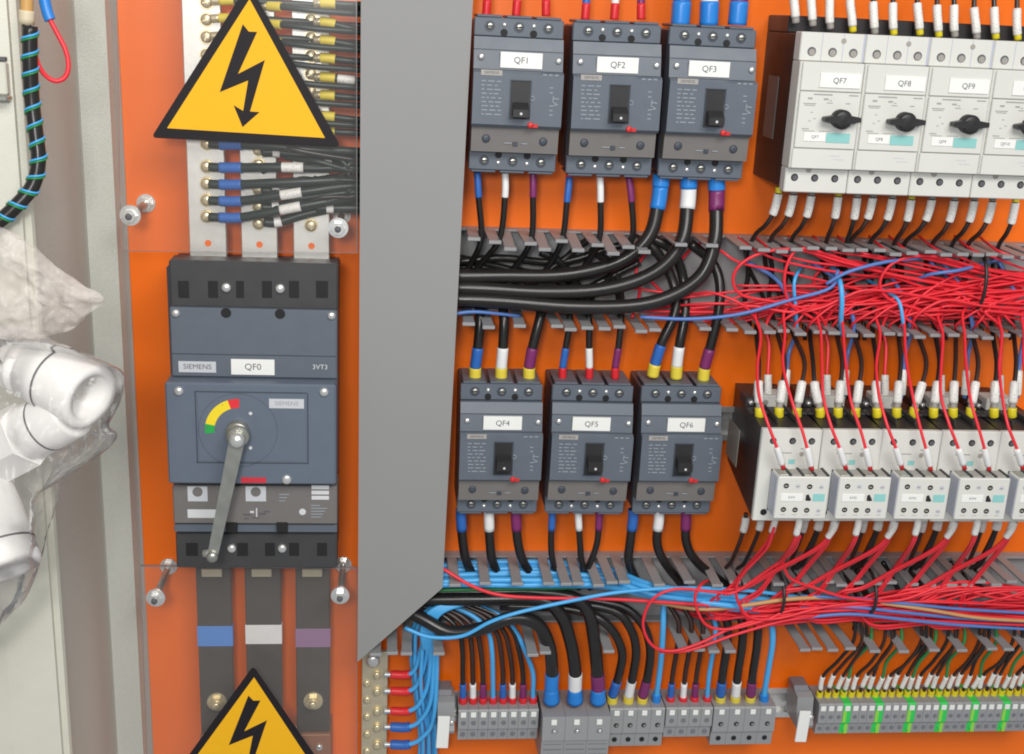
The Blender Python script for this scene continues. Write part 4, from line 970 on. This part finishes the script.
wire('neutral_cable', 'light blue cable with blue lug between medium and small terminals', 'cable', 'light blue cables on the feed terminals', [(656, 703, 32), (657, 692, 34), (661, 660, 42), (663, 630, 46), (664, 605, 40), (670, 590, 30)], 3.0, 'wire_blue', [('cable_lug', 0, 11, 1.5, 'sl_lug')])
COLS = ['b', 'w', 'p', 'n'] * 2
for k, x in enumerate([463, 473, 483, 493, 503, 512.5, 523, 533]):
    cc = COLS[k]; xt = [462, 471, 479, 491, 499, 507, 516, 519][k]; s8 = 'first' if k < 4 else 'second'
    m = 'wire_blue' if cc == 'n' else ('wire_brown' if k % 3 else 'wire_black')
    sl = [('ferrule', 0, 7, 1.7, 'sl_red')] + ([] if cc == 'n' else [('colour_band', 7, 24, 1.35, SL[cc])])
    wire('feed_cable', f'{"light blue cable" if cc == "n" else "dark cable with " + CN[cc] + " band"} in the {s8} set of four on the eight small terminals', 'cable', 'cables on the eight small terminals',
         [(x, 703, 31), (x, 692, 32), (x - .3, 672, 36), (xt + (x - xt) * .4, 650, 40), (xt - 3, 632, 38), (xt - 18, 616, 32), (xt - 45, 604, 24)], 2.5, m, sl)
for k, x in enumerate([670.5, 683, 694.5, 707]):
    cc = 'bwpn'[k]; m = 'wire_blue' if cc == 'n' else 'wire_brown'
    wire('feed_cable', f'{"light blue cable" if cc == "n" else "dark cable with " + CN[cc] + " band"} on the four small terminals between medium ones', 'cable', 'cables on the four small terminals',
         [(x, 703, 31), (x + .5, 692, 32), (x + 2.5, 672, 36), (x + 7, 645, 40), (x + 8, 622, 36), (x - 2, 604, 28)], 2.5, m, [('ferrule', 0, 8, 1.7, 'sl_red')] + ([] if cc == 'n' else [('colour_band', 8, 25, 1.35, SL[cc])]))
for k, x in enumerate([720, 735, 750, 764]):
    cc = 'bwpn'[k]
    pts = [(x, 703, 32), (x + .7, 694, 34), (x + 3, 672, 40), (x + 7, 645, 44), (x + 7, 622, 40), (x - 3, 604, 30)]
    if cc == 'n': wire('neutral_cable', 'light blue cable with blue lug on the last feed terminal', 'cable', 'light blue cables on the feed terminals', [(764, 703, 32), (764.5, 692, 34), (769, 665, 40), (772.5, 642, 44), (771, 622, 42), (762, 604, 34)], 3.2, 'wire_blue', [('cable_lug', 0, 11, 1.5, 'sl_lug')])
    else: feed(f'black cable with {CN[cc]} band and yellow lug on the last four terminals', pts, 4.3, 'sl_yellow', 10, SL[cc], 10, 29, group='medium cables on the feed terminals')
# red bundle with loops
BL = 'red control wire running in the tied bundle of the lower duct'; BGp = 'red wires bundled in the lower duct'
for k in range(30):
    o1 = U(-8, 9); o2 = U(-12, 12); x0 = U(700, 790)
    red([(x0 - 26, 604 + U(-6, 8), 12), (x0 - 8, 608 + U(-3, 10), 36), (x0 + 8, 611 + U(-3, 10) * (780 - x0) / 80, 54), (x0 + 40, 611 + o1 * .7, 58 + U(-10, 10)), (784 + U(20, 40), 609 + o1 * .8, 58 + U(-11, 11)), (876, 605 + o2 * .9, 56 + U(-12, 13)), (940, 604 + o2 * 1.4 + U(-3, 3), 56 + U(-12, 14)), (1050, 607 + o2 * 1.7 + U(-4, 4), 54 + U(-12, 12))], BL, BGp)
for k, p_ in enumerate(([(900, 608, 68), (800, 613, 70), (740, 625, 74), (700, 643, 78), (672, 651, 80), (652, 645, 80), (643, 624, 80), (652, 600, 80), (676, 589, 80), (715, 592, 79), (735, 592, 78), (765, 572, 84), (792, 552, 104), (800, 536, 118)],
                       [(900, 604, 70), (800, 609, 72), (765, 620, 74), (730, 629, 76), (708, 626, 76), (698, 612, 78), (695, 597, 79), (700, 586, 76), (707, 581, 60), (714, 584, 36), (720, 590, 16)],
                       [(900, 600, 70), (830, 606, 72), (780, 618, 74), (752, 618, 75), (740, 606, 75), (736, 590, 78), (742, 575, 84), (758, 558, 98), (768, 546, 112), (774, 528, 122)],
                       [(880, 614, 66), (800, 618, 68), (740, 633, 72), (690, 650, 76), (660, 652, 76)],
                       [(1040, 590, 60), (960, 582, 70), (900, 600, 74), (850, 598, 74), (815, 588, 76), (790, 578, 80), (782, 560, 90)])):
    wire('control_wire', ['red wire making the widest loop below breaker QF6', 'red wire making the inner loop below breaker QF6', 'red wire making a small bow beside the first cable tie', 'red wire rising towards the tied bundle below the loops', 'red wire bowing over the top of the tied bundle'][k], 'wire', 'looping red wires', p_, 1.5, 'wire_red', n=8)
for k in range(9):      # bows above bundle on the far side
    x = 880 + k * 18
    red([(x - 40, 606, 58), (x, 596 + U(-4, 3), 70), (x + 50, 588 + U(-4, 6), 72), (x + 110, 592 + U(-4, 8), 68), (x + 170, 600 + U(-8, 8), 60)], BL, BGp)
for k, y in enumerate((602, 611, 618)):
    wire('control_wire', f'violet-blue wire inside the lower red bundle, {ORD[k]} from the top', 'wire', 'blue wires in the lower red bundle', [(800, y - 6 + 3 * k, 66), (850, y - 4, 71), (900, y + 1, 72), (960, y + 7, 68), (1045, y + 12, 60)], 1.7, 'wire_navy', n=7)
wire('control_wire', 'green and tan wire at the far end of the lower red bundle', 'wire', None, [(880, 603, 70), (930, 610, 73), (980, 618, 72), (1045, 622, 66)], 1.8, 'wire_tan', n=7)
tie(784, 583, 622, 30, 78, 'black cable tie nearest the red loops in the lower duct', False)
tie(876, 581, 622, 30, 78, 'black cable tie under the second and third contactors', False)
for k, x in enumerate((850, 872, 893, 927, 960, 990)):
    wire('control_wire', f'dark green wire at the back of the lower duct, {ORD[k]} of six', 'wire', 'dark wires in the lower duct', [(x - 10, 562, 14), (x, 580, 12), (x + 8, 600, 12), (x + 4, 630, 20)], 2.4, 'wire_green' if k % 2 else 'wire_black', n=7)

# wires down to the numbered terminals
gi = ei = 0
for i in range(28):
    e = i % 4 == 3
    xw = xa_ + (i + .5) * pitch
    # pixel of this terminal's top entry is found from its real place on the terminal
    tilt = (9, 11, 8, 13, 14, 12, 10, 16)[i % 8] * 1.0
    z = zr_
    gc = xa_ + (i // 4 * 4 + 2) * pitch + (18, 14, 17, 12, 10, 14, 16)[i // 4]; kk = i % 4; jx = ((i * 37) % 11 - 5) * .35
    pts = [(xw, -30, z - 2), (xw + .3, -30.5, z + 5), (xw + 2.2 + jx, -33 - kk, z + 26), (xw + (gc - xw) * .38 + jx + 1.5, -38 - 2 * (i % 3), z + 46), (gc + (kk - 1.5) * 5.2 + jx, -46 - 4 * (i % 2), z + 74), (gc + (kk - 1.5) * 5.5 - 3, -44, z + 102)]
    if e: lb = f'green earth wire with marker, {ORD[ei]} from the end clamp'; ei += 1
    else: lb = f'dark wire with marker and yellow ferrule, {ORD[gi]} dark one from the end clamp'; gi += 1
    wire('control_cable', lb, 'cable', 'wires on the numbered and earth terminals', pts, 1.75, 'wire_green' if e else ('wire_brown' if i % 3 else 'wire_black'),
         [('ferrule', 0, 7.5, 2.0, 'ferrule_yellow'), ('marker_sleeve', 11 + (i * 7) % 4, 27 + (i * 7) % 4, 1.5, 'marker')], px=False)

# ================================================================== brass neutral bar with lugs
c = P(375, 700, 24); z1 = P(375, 652, 24).z; x0 = P(361.5, 700, 24).x; x1 = P(387.5, 700, 24).x
r0 = empty('neutral_bar', 'brass neutral bar with rows of screws and red and blue lugs', 'terminal bar', (c.x, 0, c.z))
ob('bar', G().box(x0 - c.x, x1 - c.x, -150, z1 - c.z, 18, 24, .6), 'pale_brass', r0)
ob('standoff', G().box(-7, 7, z1 - c.z - 30, z1 - c.z - 16, .2, 17.8, .5), 'bakelite', r0)
p = P(373, 660, 26); ob('bolt', G().disc(p.x - c.x, p.z - c.z, 6.8, 24.1, 29, 16, 2.5), 'steel', r0)
for y in (684, 700.5, 717.5, 735, 752):
    p = P(367, y, 25); g = G().disc(p.x - c.x, p.z - c.z, 3.8, 24.1, 25.5, 14, .8); ob('screw', g, 'brass', r0)
LUG = [(674.5, 'r'), (691, 'r'), (711, 'r'), (727, 'b'), (744.5, 'b')]
for k, (y, cc) in enumerate(LUG):
    p = P(377, y, 25); g = G().disc(p.x - c.x, p.z - c.z, 5.2, 24.1, 25.2, 14); g.disc(p.x - c.x, p.z - c.z, 3.8, 25.2, 28, 12, 1); ob('screw', g, 'brass', r0)
    yo = 636 - 2 * k; xo = 420 + 3.6 * k
    pts = [(384, y, 28), (392, y, 29), (408, y, 31), (416 + 1.5 * k, y - 7, 33), (422 + 3.0 * k, y - 28, 36), (424 + 3.2 * k, 648, 42), (422 + 2.4 * k, 630, 46), (430 + 3 * k, 612, 46), (455 + 4 * k, 602, 42), (490, 598, 36)]
    wire('neutral_cable', f'light blue cable with {"red" if cc == "r" else "blue"} lug, {ORD[k]} down on the brass bar', 'cable', 'light blue cables on the brass bar', pts, 2.4, 'wire_blue',
         [('cable_lug', 0, 7, 1.0, 'tin'), ('lug_sleeve', 7, 26, 1.75 if cc == 'r' else 2.0, 'sl_red' if cc == 'r' else 'sl_blue')])
for k in range(6):
    wire('neutral_cable', f'light blue cable hanging behind the brass bar cables, {ORD[k]} of six', 'cable', 'light blue cables hanging beside the brass bar',
         [(470 + 8 * k, 590, 24), (440 + 3 * k, 602, 30), (416 + 3.6 * k, 622, 26 + 7 * (k % 3)), (412 + 4.4 * k + U(-2, 2), 650, 24 + 8 * (k % 3)), (414 + 4.4 * k + U(-3, 3), 690, 20 + 8 * (k % 3)), (420 + 3.2 * k + U(-4, 4), 740, 18 + 6 * (k % 2)), (416 + 4 * k, 790, 14)], 2.1, 'wire_blue')

# ================================================================== clear covers, standoffs, warning signs
def cover(name, label, pts, hole):
    q = [P(x, y, 66) for x, y in pts]; cx = sum(p.x for p in q) / len(q); cz = sum(p.z for p in q) / len(q)
    o = empty(name, label, 'clear cover', (cx, 0, cz), 'clear acrylic covers')
    uv = [(p.x - cx, p.z - cz) for p in q]
    n = len(uv)
    sheet = G().add([(a, b, 66) for a, b in uv], [tuple(range(n))])
    ob('sheet', sheet, 'acrylic', o)
    g = G()
    for i in range(n):
        a, b = uv[i], uv[(i + 1) % n]; a2_, b2_ = (a[0] * .993, a[1] * .993), (b[0] * .993, b[1] * .993); g.add([(a[0], a[1], 63), (b[0], b[1], 63), (b[0], b[1], 66.15), (a[0], a[1], 66.15), (b2_[0], b2_[1], 66.15), (a2_[0], a2_[1], 66.15)], [(0, 1, 2, 3), (3, 2, 4, 5)])
    ob('cut_edge', g, 'acrylic_edge', o)
    return o
cover('clear_cover', 'clear acrylic cover over the tinned busbars', [(116, -40), (357, -40), (357.5, 253), (126, 251.5), (122.5, 250), (120.5, 246)], None)
cover('clear_cover', 'clear acrylic cover over the black sleeved busbars', [(140, 566), (357, 568), (357, 800), (148, 800)], None)
def standoff(px, py, label, nut=True):
    c = P(px, py, 70); o = empty('standoff_bolt', label, 'bolt', (c.x, 0, c.z), 'standoff bolts of the clear covers')
    ob('rod', G().disc(0, 0, 3.0, .2, 74, 14), 'dull_steel', o)
    g = G().disc(0, 0, 8.2, .3, 2, 20); g.disc(0, 0, 6.2, 2, 8, 6); ob('base_nut', g, 'steel', o)
    ob('back_nut', G().disc(0, 0, 5.8, 57, 62.6, 6), 'steel', o)
    ob('washer', G().disc(0, 0, 8.6, 66.2, 67.6, 24), 'steel', o)
    g = G().disc(0, 0, 5.6, 67.6, 72.5, 6); ob('nut', g, 'steel', o)
    ob('tip', G().disc(0, 0, 2.6, 74.1, 75, 12, .6), 'ink', o)
standoff(129.5, 216, 'standoff bolt on the upper cover beside the cabinet frame')
standoff(338, 228.5, 'standoff bolt on the upper cover beside the grey plate')
standoff(155, 599.5, 'standoff bolt on the lower cover beside the cabinet frame')
standoff(340, 597, 'standoff bolt on the lower cover beside the grey plate')

OUT = [(248.5, -17), (151, 137.8), (341, 147)]; INN = [(249.5, -1), (167, 128.2), (325, 138)]
BOLT = [(338, 130), (370, 170), (415, 172), (312, 398), (457, 323), (377, 600), (428, 604), (337, 684), (289, 567), (340, 597), (367, 433), (214, 496)]
ac = P(249.5, -1, 67)
def uvs(l, h=67): return [((p.x - ac.x), (p.z - ac.z)) for p in (P(x, y, h) for x, y in l)]
def rounded(tri, r, n=5):
    out = []
    for i in range(3):
        p0, p1, p2 = Vector(tri[i - 1]), Vector(tri[i]), Vector(tri[(i + 1) % 3])
        a = p1 + (p0 - p1).normalized() * r; b = p1 + (p2 - p1).normalized() * r
        for k in range(n + 1): t = k / n; out.append(tuple(a * (1 - t) ** 2 + p1 * 2 * t * (1 - t) + b * t * t))
    return out
sg = empty('warning_sign', 'yellow triangular high voltage sign on the upper clear cover', 'warning sign', tuple(ac * 1.0), 'high voltage warning signs')
sg.location = (ac.x / 1000, 0, ac.z / 1000)
ob('border', G().prism(rounded(uvs(OUT), 5), 66.1, 66.5), 'sign_black', sg)
ob('field', G().prism(uvs(INN), 66.55, 66.75), 'sign_yellow', sg)
ob('lightning_arrow', G().prism(uvs([(x / 5.384 + 180, y / 5.384) for x, y in BOLT]), 66.8, 67.0), 'sign_black', sg)
s2 = copy_tree(sg); a2 = P(254, 677.5, 67); s2.location = (a2.x / 1000, 0, a2.z / 1000); s2['label'] = 'yellow triangular high voltage sign on the lower clear cover'

# ================================================================== things at the cabinet side
wire('spiral_hose', 'black cable sleeve wound with green and blue spiral at the cabinet side', 'cable sleeve', None,
     [(30, 26, 205), (30, 60, 205), (32, 100, 205), (36, 135, 207), (38.5, 160, 209), (33, 185, 212), (18, 204, 216), (-2, 222, 220), (-25, 235, 224)], 5.2, 'wire_black', [], 14)
hose = bpy.data.objects['spiral_hose']
path = spline([Vector((p.x, p.z, -p.y)) for p in (P(*q) for q in [(30, 26, 205), (30, 60, 205), (32, 100, 205), (36, 135, 207), (38.5, 160, 209), (33, 185, 212), (18, 204, 216), (-2, 222, 220), (-25, 235, 224)])], 40)
for off, m, nm in ((0, 'wire_green', 'green_spiral'), (.9, 'wire_blue', 'blue_spiral')):
    pts = []; s = 0
    for a, b in zip(path, path[1:]):
        s += (b - a).length; t = (b - a).normalized(); e = t.cross(Vector((0, 0, 1))).normalized(); f2 = t.cross(e)
        ph = s / 12.0 * 2 * math.pi + off
        pts.append(a - path[0] + (e * math.cos(ph) + f2 * math.sin(ph)) * 5.4)
    ob(nm, G().tube(pts, .85, 5), m, hose)
wire('wooden_rod', 'tan rod end with a yellowish knob above the spiral sleeve', 'rod', None, [(27, -40, 203), (27, -10, 203), (26.5, 24, 203)], 4.2, 'wood', [('knob', -9, 0, 1.25, 'wax')], 12)
wire('wire_loop', 'red wire loop with a blue lug beside the spiral sleeve', 'wire', None,
     [(41, -20, 190), (45, 2, 191), (49, 17, 192), (57, 33, 193), (65.5, 50, 194), (68.5, 66, 195), (65, 77, 196), (56, 81, 198), (46, 76, 200), (38, 64, 202), (34, 48, 203), (31, 38, 200)], 1.75, 'wire_red', [('cable_lug', 0, 27, 2.3, 'sl_lug')])
c = P(2, 80, 204); o = empty('door_latch', 'small grey metal latch on the cream cabinet edge', 'latch', (c.x, -200, c.z))
ob('bracket', G().box(-8, 3.5, -10, 12, -1, 6, 1), 'cream', o); ob('lip', G().box(-8, 4.5, -14, -10.2, -1, 10, 1), 'dull_steel', o); ob('slot', G().box(-8, 3, 13, 15.5, -1, 4, .3), 'ink', o)

# white conduit fittings in a plastic bag
def fitting(name, label, pa, pb, R, bore, prof, hexr=None, off=0.62):
    a, b = P(*pa), P(*pb)
    A = Vector((a.x, a.z, -a.y)); Bv = Vector((b.x, b.z, -b.y)); ax = (Bv - A).normalized(); L_ = (Bv - A).length
    o = empty(name, label, 'pipe fitting', (a.x, a.y, a.z), 'white pipe fittings in the bag')
    pr_ = [(t * L_, r * R) for t, r in prof] + [(L_, bore * R), (L_ - 30, bore * .92 * R), (L_ - 30.1, .05)]
    g = G(); g.lathe((0, 0, 0), ax, pr_, 36); ob('body', g, 'pvc', o)
    if hexr:
        g = G(); g.lathe((0, 0, 0), ax, [(hexr[0] * L_, R * .9), (hexr[0] * L_, hexr[2] * R), (hexr[1] * L_, hexr[2] * R), (hexr[1] * L_, R * .9)], 6); g.sm = [False] * len(g.sm); ob('hexagon_nut', g, 'pvc', o)
    g = G(); g.lathe((0, 0, 0), ax, [(off * L_, R * 1.0), (off * L_, R * 1.012), (off * L_ + 1.4, R * 1.012), (off * L_ + 1.4, R * 1.0)], 36); ob('seal_ring', g, 'ink', o)
    return o
fitting('pipe_fitting', 'large white pipe fitting with open mouth, uppermost in the bag', (6, 352, 245), (91, 398, 290), 24, .66, [(0, .86), (.02, .95), (.2, .95), (.21, .89), (.25, .89), (.26, .95), (.32, .95), (.33, .89), (.37, .89), (.38, .95), (.5, .95), (.52, 1.0), (.6, 1.0), (.62, .97), (.97, .97), (1, .93)])
fitting('pipe_fitting', 'white pipe fitting with dark seam below the open-mouthed one', (-25, 462, 255), (72, 410, 280), 20, .6, [(0, .9), (.3, .9), (.32, 1.0), (.72, 1.0), (.74, 1), (.8, 1), (.97, .98), (1, .94)], (.2, .55, 1.2), .74)
fitting('pipe_fitting', 'white pipe fitting at the bottom of the bag', (-20, 490, 266), (6, 572, 300), 25, .62, [(0, .9), (.3, .95), (.6, 1), (.97, 1), (1, .94)], None, .7)
def bag_sheet(name, label, rim, h, mtl, dome, seed, rings=34, per=56):
    """crumpled film stretched over an outline of pixels"""
    pts = [P(x, y, h) for x, y in rim]
    loop = spline([Vector((p.x, p.z, -p.y)) for p in pts] + [Vector((pts[0].x, pts[0].z, -pts[0].y))], 14)[:-1]
    cen = sum(loop, Vector()) / len(loop)
    V = []; n = len(loop)
    for side in (1, -1):
        for k in range(rings + 1):
            t = k / rings
            for p in loop:
                q = cen.lerp(p, t)
                w = dome * math.sqrt(max(0, 1 - t * t)) * side
                nz = 1.3 * (1 - 2 * abs(noise.noise(q * .028 + Vector((seed, seed, side * 3))))) + .8 * (1 - 2 * abs(noise.noise(q * .07 + Vector((seed, 0, side * 9))))) + .35 * (1 - 2 * abs(noise.noise(q * .16 + Vector((0, seed, side * 5)))))
                V.append(q + Vector((0, 0, w)) + Vector((noise.noise(q * .05) * 1.5, noise.noise(q * .05 + Vector((9, 9, 9))) * 1.5, nz * 6 * (1 - t * .5))))
    Fs = []
    for s in (0, 1):
        o = s * (rings + 1) * n
        for k in range(rings):
            for i in range(n): Fs.append((o + k * n + i, o + k * n + (i + 1) % n, o + (k + 1) * n + (i + 1) % n, o + (k + 1) * n + i))
    base = cen.copy()
    ob_ = ob(name, G().add([v - base for v in V], Fs, True), mtl); ob_.location = Vector((base.x, -base.z, base.y)) / 1000
    return tag(ob_, label, 'plastic bag')
bag_sheet('plastic_bag', 'folded clear plastic bag flap above the white fittings', [(-40, 215), (-2, 224), (22, 236), (50, 258), (80, 279), (102, 292), (104.5, 302), (92, 311), (75, 326), (55, 333), (30, 341), (8, 339), (-40, 345)], 285, 'bag', 5, 2.0)
bag_sheet('plastic_bag', 'crinkled clear plastic bag wrapped round the white fittings', [(-40, 335), (20, 338), (60, 342), (100, 358), (125, 374), (122, 398), (110, 425), (118, 436), (95, 456), (66, 474), (40, 492), (36, 520), (37, 555), (34, 580), (18, 606), (-40, 630)], 292, 'bag_thin', 34, 5.0)
